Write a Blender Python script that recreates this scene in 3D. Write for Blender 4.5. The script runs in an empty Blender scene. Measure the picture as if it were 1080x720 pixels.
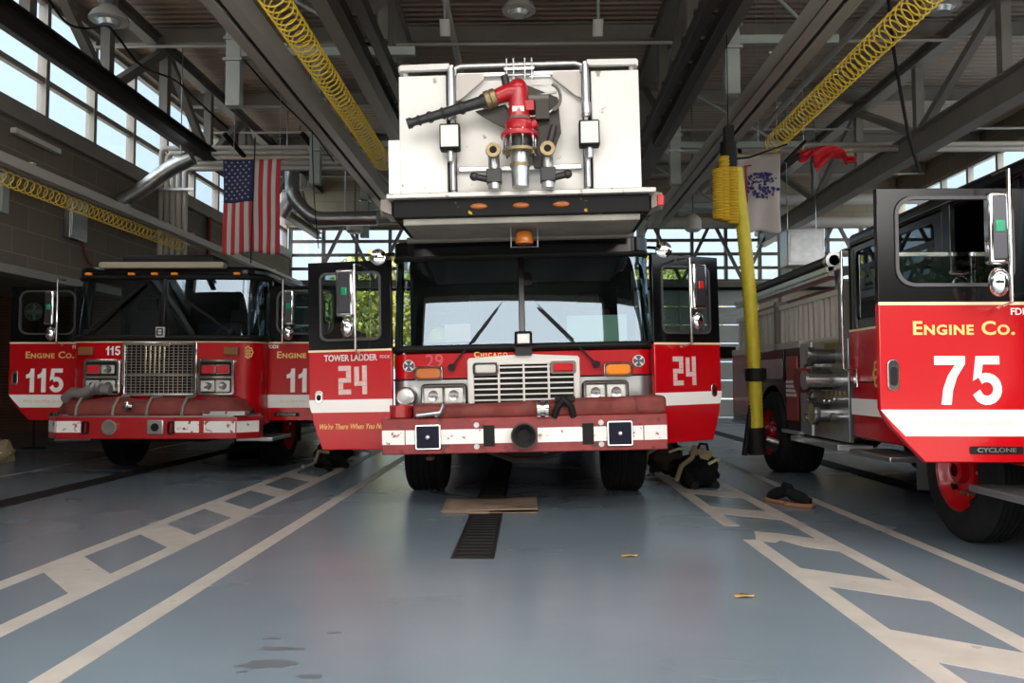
import bpy, bmesh, math, random
from mathutils import Vector, Matrix
PI = math.pi
R = math.radians
SC = bpy.context.scene
COL = SC.collection

# ------------------------------------------------------------------ camera, world, sun, exposure
F = 860.0                                   # focal length in pixels of a 1080x720 picture
PITCH = math.atan(41.0 / F)
YAW = math.atan(17.0 * math.cos(PITCH) / F)
CAM = Vector((0.0, 0.0, 1.22))
cd = bpy.data.cameras.new('camera'); cam = bpy.data.objects.new('camera', cd); COL.objects.link(cam)
cd.sensor_width = 36.0; cd.lens = F / 1080.0 * 36.0; cd.clip_start = 0.05; cd.clip_end = 300
cam.location = CAM; cam.rotation_euler = (PI / 2 + PITCH, 0, YAW)
SC.camera = cam
cF = Vector((-math.sin(YAW) * math.cos(PITCH), math.cos(YAW) * math.cos(PITCH), math.sin(PITCH)))
cR = Vector((math.cos(YAW), math.sin(YAW), 0)); cU = cR.cross(cF)
def at(px, py, Y):
    """the point of the plane y = Y seen at a pixel of the 1080x720 picture"""
    d = cF + cR * ((px - 540) / F) - cU * ((py - 360) / F)
    return CAM + d * (Y / d.y)

SC.view_settings.view_transform = 'Standard'; SC.view_settings.look = 'None'
SC.view_settings.gamma = 1.0; SC.view_settings.use_curve_mapping = False
SC.view_settings.exposure = 0.74
SC.cycles.max_bounces = 8; SC.cycles.diffuse_bounces = 4; SC.cycles.glossy_bounces = 4
SC.cycles.transparent_max_bounces = 12; SC.cycles.transmission_bounces = 6
SC.cycles.sample_clamp_indirect = 6.0; SC.cycles.use_denoising = True
SC.cycles.caustics_reflective = False; SC.cycles.caustics_refractive = False
w = bpy.data.worlds.new('sky'); SC.world = w; w.use_nodes = True
bg = w.node_tree.nodes['Background']
def sky_nodes():
    nt = w.node_tree; N = nt.nodes; L = nt.links; tc = N.new('ShaderNodeTexCoord')
    d = N.new('ShaderNodeVectorMath'); d.operation = 'DOT_PRODUCT'; d.inputs[1].default_value = Vector((.12, -.72, .68)).normalized()
    L.new(tc.outputs['Generated'], d.inputs[0])
    r = N.new('ShaderNodeValToRGB'); e = r.color_ramp.elements           # the sky is brightest around the sun, in front of the hall
    e[0].position = .45; e[0].color = (.60, .74, .90, 1); e[1].position = .95; e[1].color = (5.4, 5.1, 4.8, 1)
    e2 = e.new(.66); e2.color = (1.6, 1.8, 2.0, 1)
    mr = N.new('ShaderNodeMapRange'); mr.inputs['From Min'].default_value = -1; L.new(d.outputs['Value'], mr.inputs['Value'])
    L.new(mr.outputs[0], r.inputs['Fac']); L.new(r.outputs[0], bg.inputs[0]); bg.inputs[1].default_value = SKY
SKY = 1.0
sky_nodes()
sd = bpy.data.lights.new('sun', 'SUN'); sun = bpy.data.objects.new('sun', sd); COL.objects.link(sun)
sd.energy = 5.5; sd.angle = R(3); sd.color = (1.0, 0.93, 0.82)
sun.rotation_euler = (R(-38), 0, R(-150))       # high, from behind the building: never reaches the bay floor

# ------------------------------------------------------------------ materials
MATS = {}
def mat(name, col=(.8, .8, .8), rough=.5, metal=0.0, spec=.5, coat=0.0, noise=0.0, nscale=8.0, bump=0.0, bscale=40.0, emit=None, estr=1.0, wear=None):
    if name in MATS: return MATS[name]
    m = bpy.data.materials.new(name); m.use_nodes = True; nt = m.node_tree; N = nt.nodes; L = nt.links
    b = N['Principled BSDF']
    b.inputs['Base Color'].default_value = (*col, 1); b.inputs['Roughness'].default_value = rough
    b.inputs['Metallic'].default_value = metal; b.inputs['Specular IOR Level'].default_value = spec
    b.inputs['Coat Weight'].default_value = coat; b.inputs['Coat Roughness'].default_value = .06
    if emit: b.inputs['Emission Color'].default_value = (*emit, 1); b.inputs['Emission Strength'].default_value = estr
    tc = N.new('ShaderNodeTexCoord')
    src = None
    if noise > 0:
        n = N.new('ShaderNodeTexNoise'); n.inputs['Scale'].default_value = nscale; n.inputs['Detail'].default_value = 6
        L.new(tc.outputs['Object'], n.inputs['Vector'])
        r = N.new('ShaderNodeValToRGB'); r.color_ramp.elements[0].position = .3; r.color_ramp.elements[1].position = .7
        lo = tuple(max(0, c * (1 - noise)) for c in col); hi = tuple(min(1, c * (1 + noise)) for c in col)
        r.color_ramp.elements[0].color = (*lo, 1); r.color_ramp.elements[1].color = (*hi, 1)
        L.new(n.outputs['Fac'], r.inputs['Fac']); src = r.outputs['Color']
        L.new(src, b.inputs['Base Color'])
    if wear:                                   # (colour, threshold, scale): flaked or stained spots
        n = N.new('ShaderNodeTexNoise'); n.inputs['Scale'].default_value = wear[2]; n.inputs['Detail'].default_value = 8
        L.new(tc.outputs['Object'], n.inputs['Vector'])
        r = N.new('ShaderNodeValToRGB'); r.color_ramp.elements[0].position = wear[1]; r.color_ramp.elements[1].position = wear[1] + .06
        r.color_ramp.elements[0].color = (0, 0, 0, 1); r.color_ramp.elements[1].color = (1, 1, 1, 1)
        L.new(n.outputs['Fac'], r.inputs['Fac'])
        mx = N.new('ShaderNodeMixRGB'); L.new(r.outputs['Color'], mx.inputs['Fac'])
        if src: L.new(src, mx.inputs['Color1'])
        else: mx.inputs['Color1'].default_value = (*col, 1)
        mx.inputs['Color2'].default_value = (*wear[0], 1); L.new(mx.outputs['Color'], b.inputs['Base Color'])
    if bump > 0:
        n = N.new('ShaderNodeTexNoise'); n.inputs['Scale'].default_value = bscale
        L.new(tc.outputs['Object'], n.inputs['Vector'])
        bp = N.new('ShaderNodeBump'); bp.inputs['Strength'].default_value = bump; bp.inputs['Distance'].default_value = .01
        L.new(n.outputs['Fac'], bp.inputs['Height']); L.new(bp.outputs['Normal'], b.inputs['Normal'])
    MATS[name] = m
    return m

red = mat('fire_red_paint', (.44, .002, .006), .25, spec=.4, coat=.25)
redd = mat('faded_red_paint', (.30, .014, .014), .34, coat=.4, noise=.2, nscale=5, wear=((.12, .02, .018), .62, 9))
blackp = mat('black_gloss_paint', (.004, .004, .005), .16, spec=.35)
blackm = mat('matte_black', (.007, .007, .007), .6, spec=.22)
rubber = mat('tyre_rubber', (.010, .010, .010), .8, spec=.25, noise=.3, nscale=12, bump=.2)
white = mat('white_paint', (.80, .79, .77), .35, wear=((.38, .33, .28), .68, 7))
basketw = mat('basket_white_paint', (.92, .91, .88), .4, noise=.03, nscale=3, wear=((.45, .36, .28), .67, 9))
tape = mat('reflective_white_tape', (.84, .82, .80), .35)
tapew = mat('scuffed_white_tape', (.82, .80, .78), .35, wear=((.30, .05, .04), .60, 14))
oldtape = mat('old_white_tape', (.62, .44, .43), .5, noise=.15, nscale=20)
gold = mat('gold_leaf', (.80, .52, .17), .35, metal=.3)
cream = mat('cream_pinstripe', (.82, .66, .42), .4)
chrome = mat('chrome', (.80, .80, .80), .08, metal=1)
ladal = mat('ladder_aluminium', (.66, .63, .58), .4, metal=.4)
alu = mat('brushed_aluminium', (.58, .59, .60), .32, metal=.9, noise=.1, nscale=20)
steel = mat('stainless_steel', (.46, .47, .48), .28, metal=.9, noise=.12, nscale=6)
greyp = mat('grey_steel_paint', (.27, .245, .215), .5, noise=.1, nscale=2)
dgrey = mat('dark_truss_paint', (.17, .15, .13), .5, noise=.12, nscale=2)
blacktrack = mat('dark_track_steel', (.030, .022, .020), .45, metal=.3)
railm = mat('rail_grey_beige', (.46, .42, .36), .45)
palegreen = mat('pale_green_grey_paint', (.36, .40, .37), .5)
cover = mat('brick_red_hose_cover', (.17, .030, .024), .72, noise=.22, nscale=7, bump=.35, bscale=30)
bumperred = mat('faded_bumper_red', (.23, .030, .030), .45, noise=.2, nscale=6, wear=((.10, .02, .018), .62, 10))
bumper115 = mat('bright_bumper_red', (.36, .008, .012), .3, coat=.4, wear=((.14, .01, .012), .64, 6))
amber = mat('amber_lens', (.75, .22, .02), .18, coat=.6, emit=(.9, .25, .02), estr=.08)
brownlens = mat('dull_amber_lens', (.20, .09, .025), .3, coat=.5)
redlens = mat('red_lens', (.55, .02, .03), .15, coat=.7)
clearlens = mat('clear_lens', (.62, .64, .62), .12, metal=.35, coat=.6, bump=.5, bscale=60)
greenlens = mat('green_lens', (.01, .28, .14), .2, coat=.6)
hosey = mat('yellow_hose', (.55, .45, .02), .5, noise=.1, nscale=10)
coily = mat('yellow_air_line', (.80, .55, .04), .35)
darkint = mat('dark_interior', (.018, .018, .020), .7)
seatm = mat('seat_cloth', (.035, .035, .038), .9, bump=.3)
brass = mat('brass', (.34, .27, .15), .5, metal=.8, noise=.2, nscale=30)
monred = mat('cannon_red_paint', (.50, .012, .020), .3, coat=.3, noise=.12, nscale=12)
monblack = mat('cannon_black', (.02, .02, .022), .4)
pipew = mat('cream_pipe', (.50, .46, .41), .5)
duct = mat('galvanised_duct', (.42, .43, .43), .3, metal=.85, noise=.15, nscale=8)
card = mat('cardboard', (.20, .145, .10), .85, noise=.2, nscale=6, wear=((.06, .045, .035), .62, 5))
tan = mat('tan_turnout_cloth', (.30, .24, .14), .9, bump=.5)
blackcloth = mat('black_turnout_cloth', (.009, .009, .010), .95, spec=.08, bump=.5)
limet = mat('lime_reflective_trim', (.55, .62, .30), .5)
sandpaint = mat('worn_floor_line_paint', (.37, .35, .32), .5, noise=.12, nscale=5, wear=((.24, .24, .23), .66, 10))
concrete = mat('apron_concrete', (.34, .33, .31), .8, noise=.15, nscale=2)
lampw = mat('lamp_reflector', (.62, .60, .56), .4)
doorp = mat('overhead_door_panel', (.40, .43, .42), .5)
signw = mat('sign_white', (.62, .60, .55), .5)
leafg = mat('autumn_leaves', (.30, .30, .05), .8, noise=.6, nscale=2.5)
bark = mat('bark', (.08, .06, .045), .9, noise=.3)
wood = mat('blond_wood', (.45, .30, .14), .6)
flagred = mat('flag_red', (.42, .025, .035), .8)
flagwhite = mat('flag_white', (.52, .48, .46), .85)
flagblue = mat('flag_blue', (.018, .022, .075), .85)

def glassmat(name, tint, opac, rough=.02, refl=1.5):
    """thin pane: tinted see-through mixed with a fresnel mirror"""
    m = bpy.data.materials.new(name); m.use_nodes = True; nt = m.node_tree; N = nt.nodes; L = nt.links
    for n in list(N):
        if n.type != 'OUTPUT_MATERIAL': N.remove(n)
    out = [n for n in N if n.type == 'OUTPUT_MATERIAL'][0]
    tr = N.new('ShaderNodeBsdfTransparent'); tr.inputs[0].default_value = (*tint, 1)
    gl = N.new('ShaderNodeBsdfGlossy'); gl.inputs['Roughness'].default_value = rough
    gl.inputs['Color'].default_value = (*opac, 1)
    lw = N.new('ShaderNodeLayerWeight'); lw.inputs['Blend'].default_value = .5
    pw = N.new('ShaderNodeMath'); pw.operation = 'POWER'; pw.inputs[1].default_value = 4.5; L.new(lw.outputs['Facing'], pw.inputs[0])
    fr = N.new('ShaderNodeMapRange'); fr.inputs['To Min'].default_value = ((refl - 1) / (refl + 1)) ** 2; L.new(pw.outputs[0], fr.inputs['Value'])
    mx = N.new('ShaderNodeMixShader'); L.new(fr.outputs[0], mx.inputs[0]); L.new(tr.outputs[0], mx.inputs[1]); L.new(gl.outputs[0], mx.inputs[2])
    L.new(mx.outputs[0], out.inputs['Surface'])
    MATS[name] = m
    return m
windshield_glass = glassmat('windshield_glass', (.42, .52, .50), (.66, .84, 1), .01, 1.85)
side_glass = glassmat('side_glass', (.55, .64, .62), (1, 1, 1), .01, 1.6)
dark_glass = glassmat('tinted_glass', (.10, .13, .13), (.9, 1, 1), .01, 1.6)
pane_glass = glassmat('window_glass', (.93, .96, .97), (1, 1, 1), .02, 1.45)

def diamond():
    m = mat('diamond_plate', (.55, .56, .57), .3, metal=.9); nt = m.node_tree; N = nt.nodes; L = nt.links
    tc = N.new('ShaderNodeTexCoord'); mp = N.new('ShaderNodeMapping'); mp.inputs['Rotation'].default_value = (R(45), R(45), R(45)); mp.inputs['Scale'].default_value = (28, 28, 28)
    ck = N.new('ShaderNodeTexChecker'); ck.inputs['Scale'].default_value = 1.0
    bp = N.new('ShaderNodeBump'); bp.inputs['Strength'].default_value = .6; bp.inputs['Distance'].default_value = .004
    L.new(tc.outputs['Object'], mp.inputs[0]); L.new(mp.outputs[0], ck.inputs[0]); L.new(ck.outputs['Fac'], bp.inputs['Height']); L.new(bp.outputs[0], N['Principled BSDF'].inputs['Normal'])
    return m
diam = diamond()

def floor_mat():
    m = bpy.data.materials.new('blue_grey_floor_coating'); m.use_nodes = True; nt = m.node_tree; N = nt.nodes; L = nt.links
    b = N['Principled BSDF']; tc = N.new('ShaderNodeTexCoord')
    n = N.new('ShaderNodeTexNoise'); n.inputs['Scale'].default_value = .7; n.inputs['Detail'].default_value = 8
    L.new(tc.outputs['Object'], n.inputs['Vector'])
    r = N.new('ShaderNodeValToRGB'); r.color_ramp.elements[0].position = .3; r.color_ramp.elements[1].position = .75
    r.color_ramp.elements[0].color = (.118, .156, .190, 1); r.color_ramp.elements[1].color = (.152, .196, .232, 1)
    L.new(n.outputs['Fac'], r.inputs['Fac'])
    # oily smudges stretched across the bay
    mp = N.new('ShaderNodeMapping'); mp.inputs['Scale'].default_value = (.5, 1.0, 1)
    L.new(tc.outputs['Object'], mp.inputs[0])
    n2 = N.new('ShaderNodeTexNoise'); n2.inputs['Scale'].default_value = .8; n2.inputs['Detail'].default_value = 1.5
    L.new(mp.outputs[0], n2.inputs['Vector'])
    r2 = N.new('ShaderNodeValToRGB'); r2.color_ramp.elements[0].position = .5; r2.color_ramp.elements[1].position = .9
    r2.color_ramp.elements[0].color = (0, 0, 0, 1); r2.color_ramp.elements[1].color = (.25, .25, .25, 1)
    L.new(n2.outputs['Fac'], r2.inputs['Fac'])
    mx = N.new('ShaderNodeMixRGB'); L.new(r2.outputs['Color'], mx.inputs['Fac']); L.new(r.outputs['Color'], mx.inputs['Color1']); mx.inputs['Color2'].default_value = (.085, .105, .12, 1)
    L.new(mx.outputs['Color'], b.inputs['Base Color'])
    r3 = N.new('ShaderNodeMapRange'); r3.inputs['To Min'].default_value = .17; r3.inputs['To Max'].default_value = .34
    L.new(n2.outputs['Fac'], r3.inputs['Value']); L.new(r3.outputs[0], b.inputs['Roughness'])
    bp = N.new('ShaderNodeBump'); bp.inputs['Strength'].default_value = .06; bp.inputs['Distance'].default_value = .01
    n3 = N.new('ShaderNodeTexNoise'); n3.inputs['Scale'].default_value = 2.2; n3.inputs['Detail'].default_value = 4
    mp2 = N.new('ShaderNodeMapping'); mp2.inputs['Scale'].default_value = (.5, 2.0, 1); L.new(tc.outputs['Object'], mp2.inputs[0]); L.new(mp2.outputs[0], n3.inputs['Vector'])
    L.new(n3.outputs['Fac'], bp.inputs['Height']); L.new(bp.outputs[0], b.inputs['Normal'])
    return m
def brick_mat(name, c1, c2, mortar, bw, bh, vert='X'):
    m = bpy.data.materials.new(name); m.use_nodes = True; nt = m.node_tree; N = nt.nodes; L = nt.links
    b = N['Principled BSDF']; b.inputs['Roughness'].default_value = .85
    tc = N.new('ShaderNodeTexCoord'); sp = N.new('ShaderNodeSeparateXYZ'); cb = N.new('ShaderNodeCombineXYZ')
    L.new(tc.outputs['Object'], sp.inputs[0]); L.new(sp.outputs[vert], cb.inputs['X']); L.new(sp.outputs['Z'], cb.inputs['Y'])
    t = N.new('ShaderNodeTexBrick'); t.inputs['Scale'].default_value = 1; t.inputs['Brick Width'].default_value = bw; t.inputs['Row Height'].default_value = bh
    t.inputs['Mortar Size'].default_value = .008; t.inputs['Color1'].default_value = (*c1, 1); t.inputs['Color2'].default_value = (*c2, 1); t.inputs['Mortar'].default_value = (*mortar, 1)
    L.new(cb.outputs[0], t.inputs['Vector']); L.new(t.outputs['Color'], b.inputs['Base Color'])
    return m
def deck_mat():
    m = bpy.data.materials.new('corrugated_roof_deck'); m.use_nodes = True; nt = m.node_tree; N = nt.nodes; L = nt.links
    b = N['Principled BSDF']; b.inputs['Roughness'].default_value = .6
    tc = N.new('ShaderNodeTexCoord'); wv = N.new('ShaderNodeTexWave'); wv.bands_direction = 'Y'; wv.inputs['Scale'].default_value = 1.6
    L.new(tc.outputs['Object'], wv.inputs['Vector'])
    bp = N.new('ShaderNodeBump'); bp.inputs['Strength'].default_value = .8; bp.inputs['Distance'].default_value = .04
    L.new(wv.outputs['Fac'], bp.inputs['Height']); L.new(bp.outputs[0], b.inputs['Normal'])
    b.inputs['Base Color'].default_value = (.40, .30, .23, 1)
    return m
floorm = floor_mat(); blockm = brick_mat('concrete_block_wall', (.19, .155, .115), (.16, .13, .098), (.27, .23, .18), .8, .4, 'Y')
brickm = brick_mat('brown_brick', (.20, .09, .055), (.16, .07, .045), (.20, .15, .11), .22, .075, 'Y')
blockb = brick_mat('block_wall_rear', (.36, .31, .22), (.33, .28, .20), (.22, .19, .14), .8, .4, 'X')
deckm = deck_mat()

# ------------------------------------------------------------------ mesh builder
class MB:
    def __init__(s): s.v = []; s.f = []; s.M = Matrix.Identity(4)
    def add(s, vs, fs):
        o = len(s.v); s.v += [s.M @ Vector(p) for p in vs]; s.f += [tuple(i + o for i in f) for f in fs]; return s
    def box(s, x0, x1, y0, y1, z0, z1):
        return s.add([(x, y, z) for z in (z0, z1) for y in (y0, y1) for x in (x0, x1)],
                     [(0, 2, 3, 1), (4, 5, 7, 6), (0, 1, 5, 4), (2, 6, 7, 3), (0, 4, 6, 2), (1, 3, 7, 5)])
    def beam(s, a, b, w, h):
        """rectangular bar from a to b; w wide across, h high"""
        a = Vector(a); b = Vector(b); d = (b - a).normalized(); up = Vector((0, 0, 1)) if abs(d.z) < .95 else Vector((0, 1, 0))
        x = d.cross(up).normalized() * (w / 2); z = x.cross(d).normalized() * (h / 2)
        return s.add([p + i * x + j * z for p in (a, b) for i, j in ((-1, -1), (1, -1), (1, 1), (-1, 1))],
                     [(3, 2, 1, 0), (4, 5, 6, 7), (0, 1, 5, 4), (1, 2, 6, 5), (2, 3, 7, 6), (3, 0, 4, 7)])
    def ibeam(s, a, b, w, h, t=.03):
        a = Vector(a); b = Vector(b); u = Vector((0, 0, h / 2 - t / 2))
        s.beam(a + u, b + u, w, t); s.beam(a - u, b - u, w, t); return s.beam(a, b, t, h - 2 * t)
    def cyl(s, a, b, r, n=16, r2=None, caps=True):
        a = Vector(a); b = Vector(b); r2 = r if r2 is None else r2; d = (b - a).normalized()
        q = Vector((0, 0, 1)) if abs(d.z) < .9 else Vector((1, 0, 0)); x = d.cross(q).normalized(); y = d.cross(x)
        vs = []
        for p, rr in ((a, r), (b, r2)):
            for i in range(n):
                t = 2 * PI * i / n; vs.append(p + x * math.cos(t) * rr + y * math.sin(t) * rr)
        fs = [(i, (i + 1) % n, n + (i + 1) % n, n + i) for i in range(n)]
        if caps: fs += [tuple(range(n - 1, -1, -1)), tuple(range(n, 2 * n))]
        return s.add(vs, fs)
    def tube(s, pts, r, n=8, closed=False):
        pts = [Vector(p) for p in pts]; m = len(pts); vs = []; prev = None
        for k, p in enumerate(pts):
            if closed: d = pts[(k + 1) % m] - pts[k - 1]
            else: d = pts[min(k + 1, m - 1)] - pts[max(k - 1, 0)]
            d.normalize()
            if prev is None:
                q = Vector((0, 0, 1)) if abs(d.z) < .9 else Vector((1, 0, 0)); x = d.cross(q).normalized()
            else:
                x = prev - d * prev.dot(d)
                x = x.normalized() if x.length > 1e-6 else d.orthogonal().normalized()
            prev = x; y = d.cross(x); rr = r[k] if isinstance(r, (list, tuple)) else r
            for i in range(n):
                t = 2 * PI * i / n; vs.append(p + x * math.cos(t) * rr + y * math.sin(t) * rr)
        fs = []
        for k in range(m if closed else m - 1):
            a = k * n; b = ((k + 1) % m) * n
            fs += [(a + i, a + (i + 1) % n, b + (i + 1) % n, b + i) for i in range(n)]
        if not closed: fs += [tuple(range(n - 1, -1, -1)), tuple(range((m - 1) * n, m * n))]
        return s.add(vs, fs)
    def lathe(s, prof, o, ax='Z', n=32, caps=True):
        """prof: (radius, along) pairs turned about an axis through o"""
        o = Vector(o); vs = []
        for r, h in prof:
            for i in range(n):
                t = 2 * PI * i / n; c, q = math.cos(t) * r, math.sin(t) * r
                vs.append(o + (Vector((c, q, h)) if ax == 'Z' else Vector((h, c, q)) if ax == 'X' else Vector((q, h, c))))
        fs = []
        for k in range(len(prof) - 1):
            fs += [(k * n + i, k * n + (i + 1) % n, (k + 1) * n + (i + 1) % n, (k + 1) * n + i) for i in range(n)]
        if caps: fs += [tuple(range(n - 1, -1, -1)), tuple(range((len(prof) - 1) * n, len(prof) * n))]
        return s.add(vs, fs)
    def prism(s, poly, a0, a1, ax='Y'):
        """polygon extruded along an axis: ax Y -> poly is (x,z); X -> (y,z); Z -> (x,y)"""
        n = len(poly); f = {'Y': lambda p, a: (p[0], a, p[1]), 'X': lambda p, a: (a, p[0], p[1]), 'Z': lambda p, a: (p[0], p[1], a)}[ax]
        vs = [f(p, a0) for p in poly] + [f(p, a1) for p in poly]
        return s.add(vs, [tuple(range(n)), tuple(range(2 * n - 1, n - 1, -1))] + [(i, n + i, n + (i + 1) % n, (i + 1) % n) for i in range(n)])
    def ring(s, outer, inner, a0, a1, ax='Y'):
        """outer and inner loops with the same count, extruded"""
        n = len(outer); f = {'Y': lambda p, a: (p[0], a, p[1]), 'X': lambda p, a: (a, p[0], p[1]), 'Z': lambda p, a: (p[0], p[1], a)}[ax]
        vs = [f(p, a) for a in (a0, a1) for L_ in (outer, inner) for p in L_]
        fs = []
        for i in range(n):
            j = (i + 1) % n
            fs += [(i, j, n + j, n + i), (2 * n + i, 3 * n + i, 3 * n + j, 2 * n + j), (i, 2 * n + i, 2 * n + j, j), (n + i, n + j, 3 * n + j, 3 * n + i)]
        return s.add(vs, fs)
    def grid(s, rows):
        m = len(rows[0]); vs = [p for r_ in rows for p in r_]
        return s.add(vs, [(a * m + b, a * m + b + 1, (a + 1) * m + b + 1, (a + 1) * m + b) for a in range(len(rows) - 1) for b in range(m - 1)])
    def ball(s, c, r, nu=16, nv=10, sc=(1, 1, 1)):
        vs = [];
        for j in range(nv + 1):
            p = PI * j / nv
            for i in range(nu):
                t = 2 * PI * i / nu; vs.append((c[0] + r * sc[0] * math.sin(p) * math.cos(t), c[1] + r * sc[1] * math.sin(p) * math.sin(t), c[2] + r * sc[2] * math.cos(p)))
        return s.add(vs, [(j * nu + i, (j + 1) * nu + i, (j + 1) * nu + (i + 1) % nu, j * nu + (i + 1) % nu) for j in range(nv) for i in range(nu)])
    def build(s, name, m, parent=None, bev=0.0, seg=2, smooth=40, loc=None, rot=None, thick=0, split=False):
        if split:                               # every separate piece becomes a part of its own
            par = list(range(len(s.v)))
            def find(i):
                while par[i] != i: par[i] = par[par[i]]; i = par[i]
                return i
            for f in s.f:
                for q in f[1:]: par[find(q)] = find(f[0])
            groups = {}
            for f in s.f: groups.setdefault(find(f[0]), []).append(f)
            for fs in groups.values():
                ids = sorted({i for f in fs for i in f}); mp = {k: j for j, k in enumerate(ids)}
                q = MB(); q.v = [s.v[i] for i in ids]; q.f = [tuple(mp[i] for i in f) for f in fs]
                o = q.build(name, m, parent, bev, seg, smooth, loc, rot, thick)
            return o
        me = bpy.data.meshes.new(name); me.from_pydata([tuple(p) for p in s.v], [], s.f); me.validate()
        b = bmesh.new(); b.from_mesh(me); bmesh.ops.remove_doubles(b, verts=b.verts, dist=1e-5)
        bmesh.ops.recalc_face_normals(b, faces=b.faces); b.to_mesh(me); b.free()
        me.materials.append(m)
        if smooth: 
            me.shade_smooth(); me.set_sharp_from_angle(angle=R(smooth))
        o = bpy.data.objects.new(name, me); COL.objects.link(o)
        if parent: o.parent = parent
        if loc: o.location = loc
        if rot: o.rotation_euler = rot
        if thick:
            md = o.modifiers.new('thickness', 'SOLIDIFY'); md.thickness = thick; md.offset = 0
        if bev:
            md = o.modifiers.new('bevel', 'BEVEL'); md.width = bev; md.segments = seg; md.limit_method = 'ANGLE'; md.angle_limit = R(38)
        return o
def box(*a): return MB().box(*a)
def thing(name, label, cat, loc=(0, 0, 0), rot=(0, 0, 0), group=None):
    o = bpy.data.objects.new(name, None); COL.objects.link(o); o.empty_display_size = .2
    o.location = loc; o.rotation_euler = rot; o['label'] = label; o['category'] = cat
    if group: o['group'] = group
    return o
def tag(o, label, cat, group=None, kind=None):
    o['label'] = label; o['category'] = cat
    if group: o['group'] = group
    if kind: o['kind'] = kind
    return o
def struct(name, mb, m, **k):
    o = mb.build(name, m, **k)
    if not o.parent: o['kind'] = 'structure'
    return o
def recenter(o):
    """origin of a one-mesh thing to the middle of its lowest face"""
    me = o.data; xs = [v.co.x for v in me.vertices]; ys = [v.co.y for v in me.vertices]; zs = [v.co.z for v in me.vertices]
    c = Vector(((min(xs) + max(xs)) / 2, (min(ys) + max(ys)) / 2, min(zs))); me.transform(Matrix.Translation(-c)); o.location = o.location + c; return o
def dup(root, **k):
    r = root.copy(); COL.objects.link(r)
    for a, b in k.items():
        if a == 'loc': r.location = b
        elif a == 'rot': r.rotation_euler = b
        else: r[a] = b
    def rec(src, dst):
        for ch in list(src.children):
            c = ch.copy(); COL.objects.link(c); c.parent = dst; rec(ch, c)
    rec(root, r)
    return r
def rrect(x0, x1, z0, z1, r, n=6):
    pts = []
    for cx, cz, a in ((x1 - r, z1 - r, 0), (x0 + r, z1 - r, 90), (x0 + r, z0 + r, 180), (x1 - r, z0 + r, 270)):
        for i in range(n + 1): t = R(a + 90 * i / n); pts.append((cx + r * math.cos(t), cz + r * math.sin(t)))
    return pts
def corners_like(x0, x1, z0, z1, n=6):
    """a plain rectangle with as many points as rrect(), to ring against it"""
    pts = []
    for cx, cz, sx, sz in ((x1, z1, 'z', 0), (x0, z1, 'x', 0), (x0, z0, 'z', 0), (x1, z0, 'x', 0)):
        pts += [(cx, cz)] * (n + 1)
    return pts
_dg = []
def text(s_, h, name, m, parent, loc, rot=(PI / 2, 0, 0), bold=0.0, sx=1.0, shear=0.0, small=False, ext=.0015, align='CENTER', spacing=1.0):
    c = bpy.data.curves.new('lettering', 'FONT'); c.body = s_; c.size = h / .72; c.align_x = align; c.align_y = 'BOTTOM_BASELINE' if False else 'CENTER'
    c.extrude = ext; c.offset = bold * h; c.shear = shear; c.space_character = spacing; c.resolution_u = 4
    if small:
        c.small_caps_scale = .72
        for i, ch in enumerate(s_):
            if ch.islower(): c.body_format[i].use_small_caps = True
    o = bpy.data.objects.new('lettering', c); COL.objects.link(o); bpy.context.view_layer.update()
    me = bpy.data.meshes.new_from_object(o.evaluated_get(bpy.context.evaluated_depsgraph_get()))
    bpy.data.objects.remove(o); me.transform(Matrix.Diagonal((sx, 1, 1, 1)))
    me.materials.clear(); me.materials.append(m)
    t = bpy.data.objects.new(name, me); COL.objects.link(t); t.parent = parent; t.location = loc; t.rotation_euler = rot
    return t

def ribbon(pts, w_):
    """flat stroke of even width along a 2-D path -> polygon"""
    L_ = []; Q = []; pts = [Vector(p) for p in pts]
    for i, p in enumerate(pts):
        d0 = (p - pts[i - 1]).normalized() if i else None; d1 = (pts[i + 1] - p).normalized() if i < len(pts) - 1 else None
        d0 = d0 or d1; d1 = d1 or d0; n0 = Vector((-d0.y, d0.x)); n1 = Vector((-d1.y, d1.x)); m = (n0 + n1).normalized(); k = 1 / max(m.dot(n0), .5)
        L_.append(p + m * k * w_ / 2); Q.append(p - m * k * w_ / 2)
    return [(a.x, a.y) for a in L_ + Q[::-1]]
def numeral(s_, h, name, m, parent, loc, sx=.62):
    """heavy grotesque numerals, one mesh for the whole number"""
    g = MB(); w_ = .20; x = 0; adv = []
    P = []
    for ch in s_:
        if ch == '1': P.append((x, [[(.0, .58), (.0, .74), (.12, .78), (.19, .86), (.22, 1.0), (.38, 1.0), (.38, 0), (.18, 0), (.18, .62)]])); x += .38 + .16
        elif ch == '7': P.append((x, [[(0, 1), (0, .82), (.46, .82), (.30, .60), (.19, .33), (.14, 0), (.36, 0), (.40, .30), (.50, .58), (.68, .84), (.68, 1)]])); x += .68 + .14
        elif ch == '5':
            arc = [(.10, .50)]
            c = (.33, .325); rr = .235
            for i in range(0, 19): t = R(128 - i * 17.2 * 1.0); arc.append((c[0] + rr * 1.02 * math.cos(t), c[1] + rr * math.sin(t) * 1.0))
            P.append((x, [[(.10, 1), (.62, 1), (.62, .83), (.25, .83), (.215, .60), (.03, .49)], ribbon([p for p in arc[1:] if True][:16] + [(.10, .255)], .185)])); x += .68 + .10
    W_ = (x - .12)
    for x0, polys in P:
        for k, poly in enumerate(polys): g.prism([((a + x0 - W_ / 2) * h * sx / .62 * .92, (b - .5) * h) for a, b in poly], -.004 - .0004 * k, 0)
    return g.build(name, m, parent, loc=loc, smooth=0)
sun.rotation_euler = Vector((-.30, .22, -.9)).to_track_quat('-Z', 'Y').to_euler()

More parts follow.
